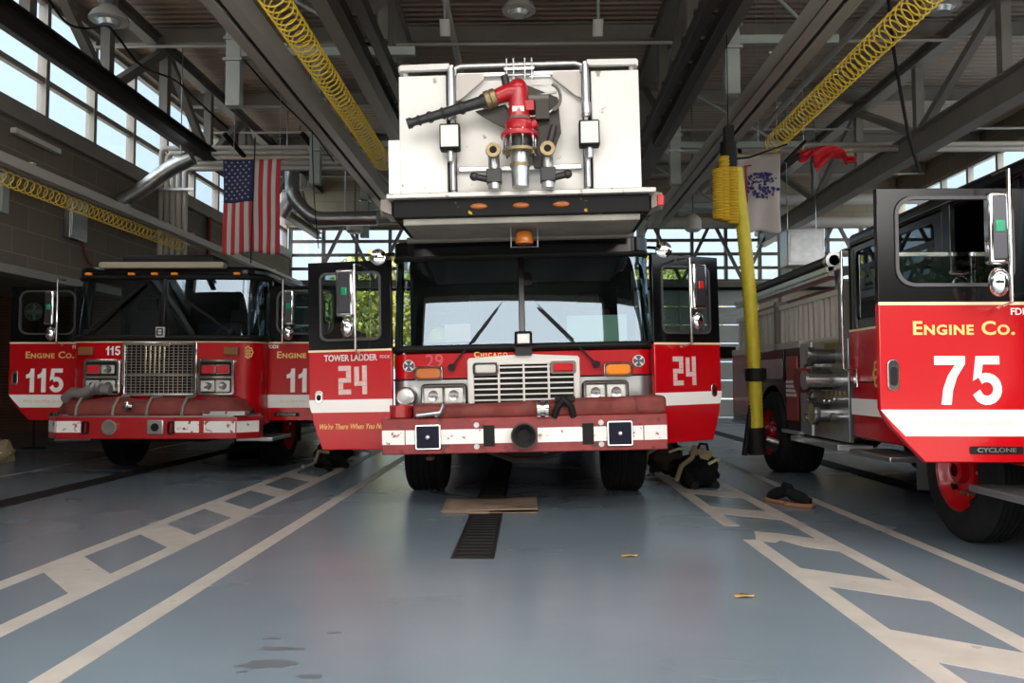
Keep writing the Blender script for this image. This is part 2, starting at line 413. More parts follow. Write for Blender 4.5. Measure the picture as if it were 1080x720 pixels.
# ================================================================== THE HALL
XL, XR, YF, YB, ZC = -8.0, 12.2, 0.9, 27.0, 7.9
struct('floor', box(XL - 5, XR + .3, YF - .05, YB + .3, -.3, 0), floorm)
struct('ground_apron', box(-40, 40, -45, YF - .05, -.32, -.02), concrete)
struct('ground_yard', box(-40, 40, YB + .3, 75, -.32, -.02), concrete)
struct('ceiling', box(XL - .3, XR + .3, YF, YB + .3, ZC, ZC + .25), deckm)
# front wall with the three open bay doorways
fw = MB(); zh = 5.0
fw.box(-13, -8.3, YF, YF + .3, 3.0, zh); fw.box(-13.2, -11.0, YF, YF + .3, 0, zh)
xs = [(-8.3, -7.45), (-3.1, -2.75), (1.95, 2.3), (7.0, 12.5)]
for a, b in xs: fw.box(a, b, YF, YF + .3, 0, zh)
fw.box(-13, 12.5, YF, YF + .3, zh, zh + .9); fw.box(-13, 12.5, YF, YF + .3, 7.5, ZC)
for x in (-8, -3, 2.1, 7.2, 12): fw.box(x - .12, x + .12, YF, YF + .3, zh + .9, 7.5)
struct('wall_front', fw, blockm)
dm = MB()
for j in range(5): dm.box(-7.5, -3.05, YF + .32, YF + .38, 2.35 + j * .54, 2.87 + j * .54)
d3 = struct('door_3', dm, doorp, bev=.006)
MB().box(-7.5, -3.05, YF + .30, YF + .40, 2.28, 2.35).build('door_seal', blackm, d3)
# left wall: block band above the opening to the next bay, clerestory glass above
ZW = 5.55
lw = MB(); lw.box(XL - .3, XL, YF, YB, 3.0, ZW - .25).box(XL - .3, XL, 19.0, YB, 0, 3.0).box(XL - .3, XL, YF, 6.0, 0, 3.0)
struct('wall_left', lw, blockm)
struct('trim_1', MB().box(XL - .34, XL + .10, YF, YB, ZW - .28, ZW).box(XL - .3, XL + .06, YF, YB, 2.86, 3.0), greyp, bev=.01)
struct('wall_side_bay', MB().box(XL - 5.0, XL - 4.8, YF, YB, 0, 3.2).box(XL - 5, XL - .3, 19.0, 19.2, 0, 3.2), brickm)
struct('ceiling_side_bay', box(XL - 5, XL - .3, YF, YB, 3.2, 3.35), blockm)
struct('trim_2', box(XL - 4.8, XL - 4.72, YF, 19, 0, 1.35), signw)

def glazed_row(n, ax, pos, a0, a1, z0, z1, pitch, rows, frame_m=greyp):
    """a strip window: sill, head, mullions and transoms as its frame, one clear pane"""
    w_ = MB(); t = .05
    def seg(p, q, z, zz, d=.06):
        if ax == 'X': w_.box(pos - d, pos + d, p, q, z, zz)
        else: w_.box(p, q, pos - d, pos + d, z, zz)
    seg(a0, a1, z0, z0 + .08); seg(a0, a1, z1 - .08, z1)
    k = int(round((a1 - a0) / pitch))
    for i in range(k + 1):
        c = a0 + (a1 - a0) * i / k; seg(c - t, c + t, z0, z1, .08)
    for j in range(1, rows):
        z = z0 + (z1 - z0) * j / rows; seg(a0, a1, z - t, z + t, .05)
    o = struct('window_%d' % n, w_, frame_m)
    g = box(pos - .004, pos + .004, a0, a1, z0, z1) if ax == 'X' else box(a0, a1, pos - .004, pos + .004, z0, z1)
    g.build('pane', pane_glass, o)
glazed_row(1, 'X', XL - .15, YF + .3, YB, ZW, 7.62, 1.55, 3)
struct('trim_3', box(XL - .3, XL + .05, YF, YB, 7.62, ZC), greyp)
# right wall, far beyond the third bay
struct('wall_right', MB().box(XR, XR + .3, YF, YB, 0, 3.9).box(XR, XR + .3, YF, YB, 7.2, ZC), blockm)
glazed_row(2, 'X', XR + .1, YF + .3, YB, 3.9, 7.2, 1.4, 5)
# rear wall: overhead doors below, a strip of glass, block above
rw = MB(); z1, z2 = 4.5, 6.35
doors = [(-6.95, -2.75), (-2.2, 2.2), (2.85, 7.25)]
edges = [XL - .3] + [v for d in doors for v in d] + [XR + .3]
for i in range(0, len(edges), 2): rw.box(edges[i], edges[i + 1], YB, YB + .3, 0, 4.3)
rw.box(XL - .3, XR + .3, YB, YB + .3, 4.3, z1).box(XL - .3, XR + .3, YB, YB + .3, z2, ZC)
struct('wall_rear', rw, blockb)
glazed_row(3, 'Y', YB + .15, XL, XR, z1, z2, 1.1, 4, dgrey)
struct('trim_4', box(XL, XR, YB - .06, YB, 4.2, 4.36), blackm)
for n, (a, b) in enumerate(doors[1:], 1):
    dm = MB()
    for j in range(7): dm.box(a, b, YB + .05, YB + .11, .02 + j * .61, .60 + j * .61)
    for c in (a, (a + b) / 2, b): dm.box(c - .04, c + .04, YB, YB + .05, 0, 4.3)
    d = struct('door_%d' % n, dm, doorp, bev=.006)
    wn = MB()
    for j in (3,):
        for i in range(4):
            p = a + .3 + i * 1.0; wn.box(p, p + .7, YB + .02, YB + .05, .12 + j * .61, .5 + j * .61)
    wn.build('door_window', dark_glass, d)
# hall-length trusses between the bays
def truss(X, z0, zt, cw, ch, pitch, y0, yn, dx=.16):
    tr = MB(); tr.ibeam((X, YF + .3, z0 + ch / 2), (X, YB, z0 + ch / 2), cw, ch); tr.ibeam((X, YF + .3, zt), (X, YB, zt), cw, .25)
    y = y0; k = 0
    while y < yn:
        tr.beam((X, y, z0 + ch), (X, y, zt - .1), dx, dx)
        q = y + pitch
        if k % 2 == 0: tr.beam((X, y + .15, z0 + ch), (X, q - .15, zt - .12), dx * .9, dx * .9)
        else: tr.beam((X, y + .15, zt - .12), (X, q - .15, z0 + ch), dx * .9, dx * .9)
        y = q; k += 1
    return tr
for n, a in enumerate([(-7.0, 5.95, 7.6, .22, .20, 2.15, 4.6, 25), (-2.35, 5.6, 7.5, .34, .30, 2.6, 5.2, 25), (2.45, 5.6, 7.5, .34, .30, 2.6, 4.2, 25), (7.7, 5.62, 7.5, .30, .50, 2.9, 4.4, 25)]):
    o = struct('truss_beam', truss(*a), greyp if n in (1, 3) else dgrey)
    if n: pass
for y in (4.5, 8.0, 11.5, 15.0, 18.5, 22.0, 25.0):
    struct('roof_beam', MB().ibeam((XL, y, 7.72), (XR, y, 7.72), .2, .34), greyp)
for X, Y in ((2.0, 24.5), (-2.6, 24.5), (7.7, 24.5)):
    struct('column', MB().box(X - .16, X + .16, Y - .16, Y + .16, 0, 5.7), greyp, bev=.01)
fb = MB()
for a in range(-7, 12, 2):
    fb.beam((a, YB - .5, z1 - .1), (a + .95, YB - .5, z2), .10, .10).beam((a + 2, YB - .5, z1 - .1), (a + 1.05, YB - .5, z2), .10, .10)
fb.box(XL, XR, YB - .58, YB - .42, z1 - .25, z1 - .1).box(XL, XR, YB - .58, YB - .42, z2, z2 + .15)
struct('trim_11', fb, dgrey)
# painted floor markings: thin coats of paint
def lane(name, x0, x1, y0, y1): return MB().box(x0, x1, y0, y1, -.002, .0025)
struct('trim_5', lane('', -2.02, -1.895, 1.0, 20), sandpaint)
hz = MB(); hz.box(-2.635, -2.51, 1.0, 20, -.002, .0025).box(-3.205, -3.08, 1.0, 20, -.002, .0025)
for k in range(-3, 11):
    y = 5.67 + 1.29 * k; hz.prism([(-3.09, y), (-2.62, y - .53), (-2.62, y - 1.0), (-3.09, y - .47)], -.001, .002, 'Z')
struct('trim_6', hz, sandpaint)
hz = MB(); hz.box(1.645, 1.77, 1.0, 6.35, -.002, .0025).box(2.22, 2.345, 1.0, 20, -.002, .0025).box(1.645, 1.77, 6.95, 20, -.002, .0025)
for k in range(-2, 11):
    y = 4.10 + 1.31 * k
    if k == 2:
        hz.prism([(1.83, y - .02), (2.0, y - .12), (2.23, y - .33), (2.23, y - .80), (2.02, y - .62), (1.93, y - .38), (1.86, y - .48), (1.74, y - .40)], -.001, .002, 'Z')
        continue
    hz.prism([(1.76, y), (2.23, y - .35), (2.23, y - .80), (1.76, y - .46)], -.001, .002, 'Z')
struct('trim_7', hz, sandpaint)
struct('trim_8', lane('', 2.86, 2.965, 1.0, 22), sandpaint)
struct('trim_9', lane('', -6.72, -6.64, 1.0, 20), sandpaint)
for x in (-.52, -5.34, 4.25):
    d = MB().box(x, x + .275, 5.64, 24, -.05, .004)
    o = struct('floor_drain', d, blackm)
    s_ = MB()
    for i in range(60): s_.box(x + .02, x + .255, 5.68 + i * .12, 5.70 + i * .12, .003, .007)
    s_.box(x - .012, x, 5.64, 24, 0, .007).box(x + .275, x + .287, 5.64, 24, 0, .007)
    s_.build('grate', mat('grate_iron', (.018, .018, .02), .6, spec=.2), o)
# dirty smears in the foreground
sm = mat('grey_floor_smear', (.085, .10, .115), .5, wear=((.13, .165, .19), .62, 9))
random.seed(5)
for px, py, w_, h_ in ((285, 697, .26, .07), (300, 681, .22, .045), (330, 709, .12, .03), (290, 670, .10, .03), (355, 664, .07, .02), (258, 613 + 92, .05, .025)):
    Y = 1.22 * F / (py - 401); X = (px - 557) * Y / F
    pts = []
    for i in range(14):
        t = 2 * PI * i / 14; k = random.uniform(.7, 1.2); pts.append((X + w_ / 2 * k * math.cos(t) * 1.0, Y + h_ * .8 * k * math.sin(t)))
    s_ = MB().prism(pts, -.001, .0015, 'Z').build('floor_smear', sm); s_['kind'] = 'structure'

# ================================================================== OVERHEAD KIT
def rail(name, X, z, y0, y1, m, label, cat, group=None, w_=.30, h_=.26, tilt=0):
    t = thing(name, label, cat, (X, y0, z), group=group)
    L_ = y1 - y0; c = MB()
    c.box(-w_ / 2, w_ / 2, 0, L_, h_ - .02, h_).box(-w_ / 2, -w_ / 2 + .02, 0, L_, 0, h_).box(w_ / 2 - .02, w_ / 2, 0, L_, 0, h_)
    c.box(-w_ / 2, -.03, 0, L_, -.0, .03).box(.03, w_ / 2, 0, L_, 0, .03)
    c.build('channel', m, t, bev=.006)
    h = MB()
    for k in range(1, 8):
        y = L_ * k / 8; h.box(-w_ / 2 - .02, w_ / 2 + .02, y - .03, y + .03, h_, h_ + .03)
    h.build('clamp', palegreen, t)
    return t
rail('exhaust_rail', -3.22, 5.15, 4.0, 20, railm, 'long grey exhaust rail running back above left of the ladder truck', 'rail', w_=.36)
rail('exhaust_rail', 3.30, 5.15, 4.0, 21, railm, 'long grey exhaust rail running back above right of the ladder truck', 'rail', w_=.36)
rail('exhaust_rail', -7.05, 4.12, 3.0, 25, pipew, 'tan rail along the left block wall under the coiled line', 'rail', w_=.14, h_=.14)
def track(X, label):
    t = thing('door_track', label, 'door track', (X, 5.0, 5.25))
    a = MB().box(-.19, -.06, 0, 9, 0, .16).box(.06, .19, 0, 9, 0, .16); a.build('channel', blacktrack, t, bev=.008)
    b = MB()
    for k in range(12): b.box(-.2, .2, .4 + k * .75, .46 + k * .75, .16, .20)
    b.build('tie_bar', blacktrack, t, split=True)
track(-1.95, 'dark twin overhead door track left of the white basket')
track(2.10, 'dark twin overhead door track right of the white basket')
o = struct('trim_10', MB().ibeam((-6.55, 3, 5.85), (-6.55, 16.5, 5.85), .26, .22), blacktrack)
# strut hangers with cross arms
def hanger(X, Y, z0, arm, label):
    t = thing('strut_hanger', label, 'hanger', (X, Y, z0), group=None)
    a = MB().box(-.10, .10, -.08, .08, 0, 7.5 - z0); a.build('post', palegreen, t, bev=.008)
    b = MB().box(-.13, .13, -.11, .11, .62, .66).box(-.13, .13, -.11, .11, .92, .96); b.build('collar', steel, t, split=True)
    c = MB().box(.1, arm, -.05, .05, .70, .82); c.build('cross_arm', palegreen, t, bev=.006)
    MB().cyl((.1, 0, 1.9), (arm * .8, 0, .82), .025, 8).build('brace', palegreen, t)
for X, Y, z, L_, lb in ((-4.05, 11, 4.98, 2.5, 'pale green hanger post nearest on the left, above the blue and white flag canton'), (2.78, 11, 5.1, 1.45, 'pale green hanger post nearest on the right, high between rails'),
                        (-4.05, 15.3, 4.95, 1.5, 'pale green hanger post in the middle of the left row, reaching down past the pipes'), (2.78, 15.3, 4.9, 2.4, 'pale green hanger post right behind the basket corner'),
                        (-4.05, 20, 4.75, 1.4, 'farthest pale green hanger post on the left, beside the pendant lamp'), (2.78, 20, 4.75, 2.4, 'farthest pale green hanger post on the right, behind the slanted rail')):
    hanger(X, Y, z, L_, lb)
# coiled yellow air lines
def coil(X, z, y0, y1, turns, r, label, wire=.0095):
    t = thing('coiled_air_line', label, 'hose', (X, y0, z)); pts = []
    n = turns * 16
    for i in range(n + 1):
        a = 2 * PI * i / 16; pts.append((r * math.cos(a), (y1 - y0) * i / n, r * math.sin(a)))
    MB().tube(pts, wire, 5).build('coil', coily, t)
    MB().cyl((0, -.4, r), (0, y1 - y0 + .4, r), .006, 6).build('cable', steel, t)
coil(-2.50, 4.98, 7.6, 13.9, 46, .14, 'yellow coiled air line slanting down left of the white basket')
coil(3.90, 4.98, 7.4, 12.9, 42, .14, 'yellow coiled air line slanting across the upper right ceiling')
coil(-7.15, 3.98, 8.4, 16.6, 52, .10, 'thin yellow coiled line along the left block wall', .009)
# cream pipes crossing the hall behind the flags
for k in range(5):
    z = 6.12 - k * .11; y = 16.9 + .0 * k; x0 = XL + .25 + k * .13
    a = MB()
    rr = .055
    pts = [(x0, y, 2.95), (x0, y, z - .12)] + [(x0 + .12 - .12 * math.cos(t), y, z - .12 + .12 * math.sin(t)) for t in (R(22), R(45), R(68), R(90))] + [(XR - .05 if k < 2 else .9, y, z)]
    a.tube(pts, rr, 10)
    if k in (0, 3, 4):
        o = a.build('pipe', pipew); 
    else:
        o = a.build('pipe', pipew)
    tag(o, ['cream pipe crossing the hall, topmost of the bundle of five', 'cream pipe crossing the hall, second from the top of the bundle',
            'cream pipe crossing the hall, middle one of the bundle of five', 'cream pipe crossing the hall, second from the bottom of the bundle', 'cream pipe crossing the hall, lowest of the bundle of five'][k], 'pipe', 'cream pipes crossing the hall')
br = MB()
for z in (4.2, 5.2): br.box(XL, XL + 1.0, 16.78, 16.84, z, z + .05)
tag(br.build('pipe_bracket', steel), 'steel strut bracket holding the cream pipes on the left wall', 'bracket')
for X, lb in ((-4.6, 'black slanted pipe clamp above the striped flag'), (4.2, 'black slanted pipe clamp beside the red cloth'), (-6.2, 'black slanted pipe clamp near the wall end of the pipes')):
    tag(MB().beam((X, 16.3, 6.25), (X + .35, 17.2, 5.75), .07, .07).build('pipe_clamp', blackm), lb, 'clamp')
# galvanised exhaust ducts
def ductm(pts, r, lb, name='exhaust_duct'):
    P = []
    pts = [Vector(p) for p in pts]
    P.append(pts[0])
    for i in range(1, len(pts) - 1):
        a, b, c = pts[i - 1], pts[i], pts[i + 1]; k = r * 1.6
        p0 = b + (a - b).normalized() * k; p1 = b + (c - b).normalized() * k
        for t in (0, .25, .5, .75, 1): P.append(p0 * (1 - t) ** 2 + b * 2 * t * (1 - t) + p1 * t * t)
    P.append(pts[-1])
    t = thing(name, lb, 'duct', tuple(pts[0]))
    o = MB(); o.M = Matrix.Translation(-pts[0]); o.tube(P, r, 16).build('duct_body', duct, t, smooth=50)
    c = (pts[-2] + pts[-1]) / 2
    h = MB(); h.M = Matrix.Translation(-pts[0]); h.cyl(c, (c.x, c.y, ZC), .012, 6).build('hanger_rod', steel, t)
    return t
ductm([at(308, 180, 18), at(308, 208, 18), at(330, 231, 18), at(398, 230, 18)], .16, 'galvanised duct with an elbow behind the striped flag')
ductm([at(308, 208, 18.4), at(296, 228, 18.4)], .15, 'short galvanised duct branch slanting down right of the striped flag')
ductm([at(128, 213, 15.5), at(150, 200, 15.5), at(178, 178, 15.5), at(203, 166, 15.5)], .15, 'galvanised duct curving up the left wall near the cream pipes')
ductm([at(715, 222, 22.6), at(730, 219, 22.6), at(768, 219, 22.6)], .14, 'galvanised duct behind the slanted rail on the right')
ductm([at(692, 236, 21.6), at(735, 192, 21.6), at(760, 176, 21.6)], .10, 'thin galvanised duct bending up right of the basket')
# bay lamps
def bay_lamp(p, r, h, label, cable=True):
    t = thing('bay_lamp', label, 'lamp', p)
    pr = [(r, 0), (r * .98, h * .12), (r * .80, h * .5), (r * .5, h * .85), (r * .42, h)]
    MB().lathe([(r * .97, .02)] + pr + [(r * .40, h)] + [(a * .96, b) for a, b in pr[::-1][1:]], (0, 0, 0), 'Z', 32).build('reflector', lampw, t, smooth=60)
    MB().lathe([(r * .45, -h * .35), (r * .55, -h * .05), (r * .93, .02)], (0, 0, 0), 'Z', 24).build('lens', clearlens, t)
    MB().cyl((0, 0, h), (0, 0, h + .28), r * .42, 20).build('ballast', steel, t)
    MB().cyl((0, 0, h + .28), (0, 0, ZC - p[2]), .012, 6).build('stem', blackm, t)
bay_lamp(tuple(at(115, 22, 12.0)), .29, .22, 'round bay lamp high on the left near the clerestory windows')
bay_lamp(tuple(at(547, 12, 13.0)), .28, .22, 'round bay lamp above the middle of the white basket')
bay_lamp(tuple(at(992, 8, 12.0)), .29, .25, 'round bay lamp in the upper right corner of the ceiling')
bay_lamp(tuple(at(272, -8, 12.5)), .27, .25, 'round bay lamp at the ceiling edge left of the yellow coil')
for px, py, Y, lb in ((374, 246, 19.5, 'small white pendant lamp left of the ladder truck cab'), (731, 244, 19.5, 'small white pendant lamp right of the ladder truck cab'), (316, 200, 21, 'small white pendant lamp right of the striped flag')):
    t = thing('pendant_lamp', lb, 'lamp', tuple(at(px, py, Y)))
    MB().lathe([(.14, 0), (.20, .05), (.20, .25), (.14, .36), (.06, .42)], (0, 0, 0), 'Z', 20).build('shade', signw, t)
    MB().cyl((0, 0, .42), (0, 0, ZC - at(px, py, Y).z), .02, 8).build('stem', dgrey, t)
# security cameras / sensors near the basket top
for px, py, Y, lb in ((469, 20, 12, 'white cylindrical ceiling sensor left of the basket rail'), (631, 20, 12, 'small white and red ceiling sensor right of the basket rail')):
    t = thing('ceiling_sensor', lb, 'sensor', tuple(at(px, py, Y)))
    MB().cyl((0, 0, 0), (0, .1, -.22), .08, 16).build('head', signw, t)
    MB().cyl((0, 0, 0), (0, 0, .9), .02, 8).build('stem', palegreen, t)
# conduits under the roof deck
for k in range(4):
    x = -5.3 + k * .13
    tag(recenter(MB().cyl((x, 3, 7.45), (x, 24, 7.45), .03, 8).build('conduit', greyp)), ['conduit under the roof deck, leftmost of the four', 'conduit under the roof deck, second from the left of four', 'conduit under the roof deck, third from the left of four', 'conduit under the roof deck, rightmost of the four'][k], 'conduit', 'conduits under the roof deck')
cr = MB()
for y in range(6, 24, 3): cr.box(-5.4, -4.8, y, y + .05, 7.33, 7.42)
tag(cr.build('conduit_rack', palegreen), 'row of cross straps carrying the four roof conduits', 'rack')
for X, z, lb in ((5.3, 6.9, 'cream sprinkler main running back under the roof on the right'), (-1.3, 7.2, 'cream sprinkler main running back above the ladder truck')):
    tag(recenter(MB().cyl((X, 2, z), (X, 25, z), .06, 10).build('sprinkler_pipe', pipew)), lb, 'pipe')
for y, lb in ((14.0, 'thin sprinkler branch pipe crossing the roof nearest the front'), (19.0, 'thin sprinkler branch pipe crossing the roof farther back')):
    tag(recenter(MB().cyl((XL + .2, y, 7.1), (XR - .2, y, 7.1), .028, 8).build('sprinkler_pipe', pipew)), lb, 'pipe')
for y, z, r, lb in ((24.2, 6.6, .16, 'upper round duct crossing the rear of the hall'), (24.9, 6.05, .16, 'lower round duct crossing the rear of the hall')):
    tag(recenter(MB().cyl((2.9, y, z), (XR - .2, y, z), r, 16).build('round_duct', pipew)), lb, 'duct')
# black power cables
def cable(pts, r, m, lb, name='power_cable'):
    pts = [Vector(p) for p in pts]; P = []
    for i in range(len(pts) - 1):
        p0 = pts[max(i - 1, 0)]; p1 = pts[i]; p2 = pts[i + 1]; p3 = pts[min(i + 2, len(pts) - 1)]
        for k in range(6):
            t = k / 6; P.append(.5 * ((2 * p1) + (-p0 + p2) * t + (2 * p0 - 5 * p1 + 4 * p2 - p3) * t * t + (-p0 + 3 * p1 - 3 * p2 + p3) * t ** 3))
    P.append(pts[-1])
    return tag(MB().tube(P, r, 6).build(name, m), lb, 'cable')
cable([at(42, -15, 11), at(68, 22, 11.5), at(90, 30, 12), at(112, 27, 12), at(125, 40, 12.2), at(150, 70, 13), at(185, 85, 14), at(210, 108, 15), at(240, 135, 16)], .018, blackm, 'black power cable draped from the left bay lamp along the roof')
cable([Vector((at(930, 30, 11).x, 11, ZC)), at(940, 30, 11), at(947, 80, 11), at(958, 140, 11), at(970, 182, 11)], .022, blackm, 'black power cord hanging over the right fire engine')
cable([Vector((at(326, 60, 15).x, 15, ZC)), at(328, 90, 15.0), at(331, 200, 15), at(336, 262, 15)], .010, blackm, 'thin black cord hanging beside the middle left hanger')
cable([at(255, 60, 12), at(290, 100, 13), at(330, 140, 14.5), at(352, 170, 16)], .014, blackm, 'black cord slanting down behind the left exhaust rail')
# left wall fittings
t = thing('electrical_box', 'grey electrical box on the left block wall', 'electrical box', (XL, 14.05, 4.02))
box(0, .12, -.28, .28, -.34, .34).build('cabinet', steel, t, bev=.01); box(.12, .135, -.24, .24, -.3, .3).build('cover', steel, t, bev=.004)
tag(box(XL, XL + .1, 12.0, 12.15, 3.75, 4.35).build('wall_panel', palegreen), 'narrow grey panel on the left block wall nearer the front', 'panel')
tag(MB().box(XL + .05, XL + .15, 12.2, 13.4, 5.02, 5.10).build('wall_shelf_light', signw), 'slim white light strip high on the left block wall', 'light')
cable([(XL + .04, 14.3, 3.7), (XL + .04, 14.6, 3.35), (XL + .04, 15.6, 3.2), (XL + .04, 17, 3.1)], .02, mat('red_conduit', (.25, .05, .03), .5), 'red conduit curving from the electrical box', 'conduit')
tag(MB().cyl((XL + .06, 20, 3), (XL + .06, 20, 5.3), .05, 10).build('standpipe', mat('standpipe_red', (.30, .02, .02), .5)), 'red standpipe on the left wall behind the cream pipes', 'pipe')
# flags
def flag(root, w_, h_, fold, cell, nx=40, nz=48):
    """cell(u, v) -> material key; one mesh per colour, all on the same rippled cloth"""
    pass
def cloth_pt(u, v, w_, h_, ph=0.0, amp=.035):
    x = (u - .5) * w_ * (1 - .03 * math.sin(v * 3)); y = amp * math.sin(u * 11 + ph + v * 1.3) * (.35 + .65 * v) + .02 * math.sin(v * 6 + u * 4)
    z = -v * h_ - .03 * math.sin(u * 9) * v
    return Vector((x, y, z))
def patch(mb, u0, u1, v0, v1, w_, h_, off=0.0, nu=4, nv=24, **k):
    rows = []
    for j in range(nv + 1):
        rows.append([cloth_pt(u0 + (u1 - u0) * i / nu, v0 + (v1 - v0) * j / nv, w_, h_, **k) + Vector((0, off, 0)) for i in range(nu + 1)])
    mb.grid(rows)
fp = at(266, 168, 13)
us = thing('american_flag', 'american flag hanging with vertical stripes above the left fire engine', 'flag', tuple(fp))
W_, H_ = .96, 1.53
rs = MB(); ws = MB()
for k in range(13):
    u0 = k / 13; u1 = (k + 1) / 13
    v0 = .46 if u1 < .56 else 0
    patch(rs if k % 2 == 0 else ws, u0, u1, v0, 1, W_, H_)
rs.build('stripe_cloth', flagred, us, thick=.006, smooth=80); ws.build('stripe_cloth', flagwhite, us, thick=.006, smooth=80)
cb = MB(); patch(cb, 0, 7 / 13, 0, .46, W_, H_, nu=12, nv=12); cb.build('canton', flagblue, us, thick=.006, smooth=80)
st = MB()
for r_ in range(11):
    for c_ in range(9):
        if (r_ + c_) % 2 == 0:
            q = cloth_pt((c_ + .9) / 10.6 * 7 / 13, (r_ + .8) / 12 * .46, W_, H_); a = []
            for i in range(10):
                rr = .019 if i % 2 == 0 else .008; a.append((q.x + rr * math.sin(i * PI / 5), q.z + rr * math.cos(i * PI / 5)))
            st.prism(a, q.y - .012, q.y - .004)
st.build('stars', flagwhite, us)
MB().cyl((-.52, 0, .01), (.52, 0, .01), .012, 8).build('pole', wood, us)
for q in (-.30, .45): MB().cyl((q, 0, .01), (q, 0, ZC - fp.z), .004, 5).build('hanging_line', steel, us)
MB().cyl((.06, -.05, .35), (.02, -.05, -1.7), .010, 6).build('cord', blackm, us)
fp = at(800, 163, 13)
ar = thing('white_flag', 'white flag with dark blue emblem hanging right of the slanted rail', 'flag', tuple(fp))
W_, H_ = .68, 1.25
a = MB(); patch(a, 0, 1, 0, 1, W_, H_, nu=24, amp=.02); a.build('cloth', flagwhite, ar, thick=.006, smooth=80)
emb = MB(); random.seed(3)
for i in range(120):
    t_ = random.uniform(0, 2 * PI); rr = .25 * math.sqrt(random.uniform(.01, 1)) ; x = .05 + rr * 1.1 * math.cos(t_); z = -.50 + rr * .85 * math.sin(t_)
    if abs(t_) < .35 or abs(t_ - 2 * PI) < .35: continue
    q = cloth_pt(x / W_ + .5, -z / H_, W_, H_, amp=.02); s_ = random.uniform(.014, .03)
    n = random.choice((3, 4, 5, 6)); k0 = random.random() * 6
    emb.prism([(x + s_ * math.cos(k0 + 2 * PI * j / n), z + s_ * math.sin(k0 + 2 * PI * j / n)) for j in range(n)], q.y - .03, q.y - .02)
emb.build('emblem', mat('emblem_blue', (.03, .035, .16), .8), ar)
rb = MB()
for z0, z1, x in ((-.20, -.50, -.22), (-.50, -.78, -.21), (-1.0, -1.08, -.20)): rb.beam((x, -.035, z0), (x + .01, -.035, z1), .03, .01)
rb.beam((-.25, -.035, -.20), (-.13, -.035, -.18), .03, .012); rb.build('ribbon_mark', flagred, ar)
MB().cyl((-.38, 0, .01), (.38, 0, .01), .012, 8).build('pole', wood, ar)
for q in (0, .3): MB().cyl((q, 0, .01), (q, 0, ZC - fp.z), .004, 5).build('hanging_line', steel, ar)
# red cloth draped over a pole
rc = thing('red_flag', 'red flag draped in a bundle beside the white flag', 'flag', tuple(at(843, 158, 12.5)))
rows = []
for i in range(19):
    u = i / 18; x = u * .86; top = .0 + .05 * math.sin(u * 3) - (.12 * u if u > .8 else 0); drop = (.16 + .05 * math.sin(u * 20)) if u < .27 else (.40 - (u - .27) * .72 if u < .62 else .17)
    if u > .85: drop = .10
    rows.append([Vector((x, .06 * math.sin(j * 1.1 + u * 9), top - drop * j / 8)) for j in range(9)])
MB().grid(rows).build('cloth', mat('bright_red_cloth', (.50, .012, .02), .7), rc, thick=.012, smooth=80)
MB().cyl((-.22, 0, -.18), (.10, 0, .14), .025, 8).build('pole', blackm, rc)
MB().cyl((.1, .1, .0), (.86, .1, .02), .012, 8).build('line', coily, rc)
MB().cyl((.1, .1, .0), (.1, .1, ZC - rc.location.z), .004, 5).build('hanging_line', steel, rc)
# silver box in the rear rafters
t = thing('unit_heater', 'silver heater cabinet hanging under the right truss', 'heater', (6.75, 20.1, 4.0))
box(-.45, .45, -.3, .3, 0, .9).build('cabinet', duct, t, bev=.02)
MB().box(-.38, .38, -.315, -.30, .1, .8).build('louvre_panel', steel, t)
for q in (-.35, .35): MB().cyl((q, 0, .9), (q, 0, ZC - 4.0), .012, 6).build('hanger_rod', steel, t)
# yellow extraction hose hanging beside the right engine
hs = thing('exhaust_hose', 'thick yellow exhaust hose hanging beside the pumper', 'hose', (2.9, 10.2, 0))
p0 = at(776, 180, 10.2); p1 = at(798, 465, 10.2)
a = []; rr = []
n = 150
for i in range(n + 1):
    t_ = i / n; q = at(776, 178, 10.2).lerp(at(798, 458, 10.2), t_); q.x += .05 * math.sin(t_ * PI) ; a.append(q - Vector((2.9, 10.2, 0))); rr.append(.083 + (.006 if i % 2 else -.004))
MB().tube(a, rr, 14).build('hose_body', hosey, hs, smooth=60)
b = MB()
for dx, zt, zb in ((-.19, 4.02, 3.2), (-.27, 3.86, 3.22), (-.09, 3.88, 3.16)):
    pts = []; n = 40
    for i in range(n + 1): pts.append((2.65 - 2.9 + dx, -.05, zt + (zb - zt) * i / n))
    b.tube(pts, [.07 + (.008 if i % 2 else -.006) for i in range(n + 1)], 12)
b.build('hose_loop', mat('amber_hose', (.55, .36, .03), .5), hs, smooth=60, split=True)
q = at(797, 395, 10.2) - Vector((2.9, 10.2, 0))
MB().cyl(q + Vector((0, 0, .08)), q - Vector((0, 0, .08)), .13, 20).cyl(q, q - Vector((.15, 0, 1.0)), .04, 8).build('saddle', blackm, hs, bev=.01)
q = at(797, 455, 10.2) - Vector((2.9, 10.2, 0))
MB().cyl(q + Vector((0, 0, .05)), q - Vector((-.02, 0, .28)), .11, 20).beam(q + Vector((.05, 0, -.1)), q + Vector((.25, 0, -.2)), .12, .1).build('nozzle', blackm, hs)
MB().cyl(q + Vector((.1, -.1, -.08)), q + Vector((.24, -.12, -.12)), .035, 12).build('latch', chrome, hs)
q = at(768, 150, 10.2) - Vector((2.9, 10.2, 0))
MB().box(q.x - .05, q.x + .06, -.06, .06, q.z - .12, q.z + .20).cyl(q, (q.x, 0, 5.59), .008, 6).cyl(q, q + Vector((0, 0, -.35)), .10, 14).build('balancer', blackm, hs, bev=.01)
tag(MB().tube([at(770, 168, 10.2), at(790, 166, 10.2), at(830, 152, 10.2)], .012, 6).build('support_cable', blackm), 'thin black cable from the hose balancer towards the red flag', 'cable')

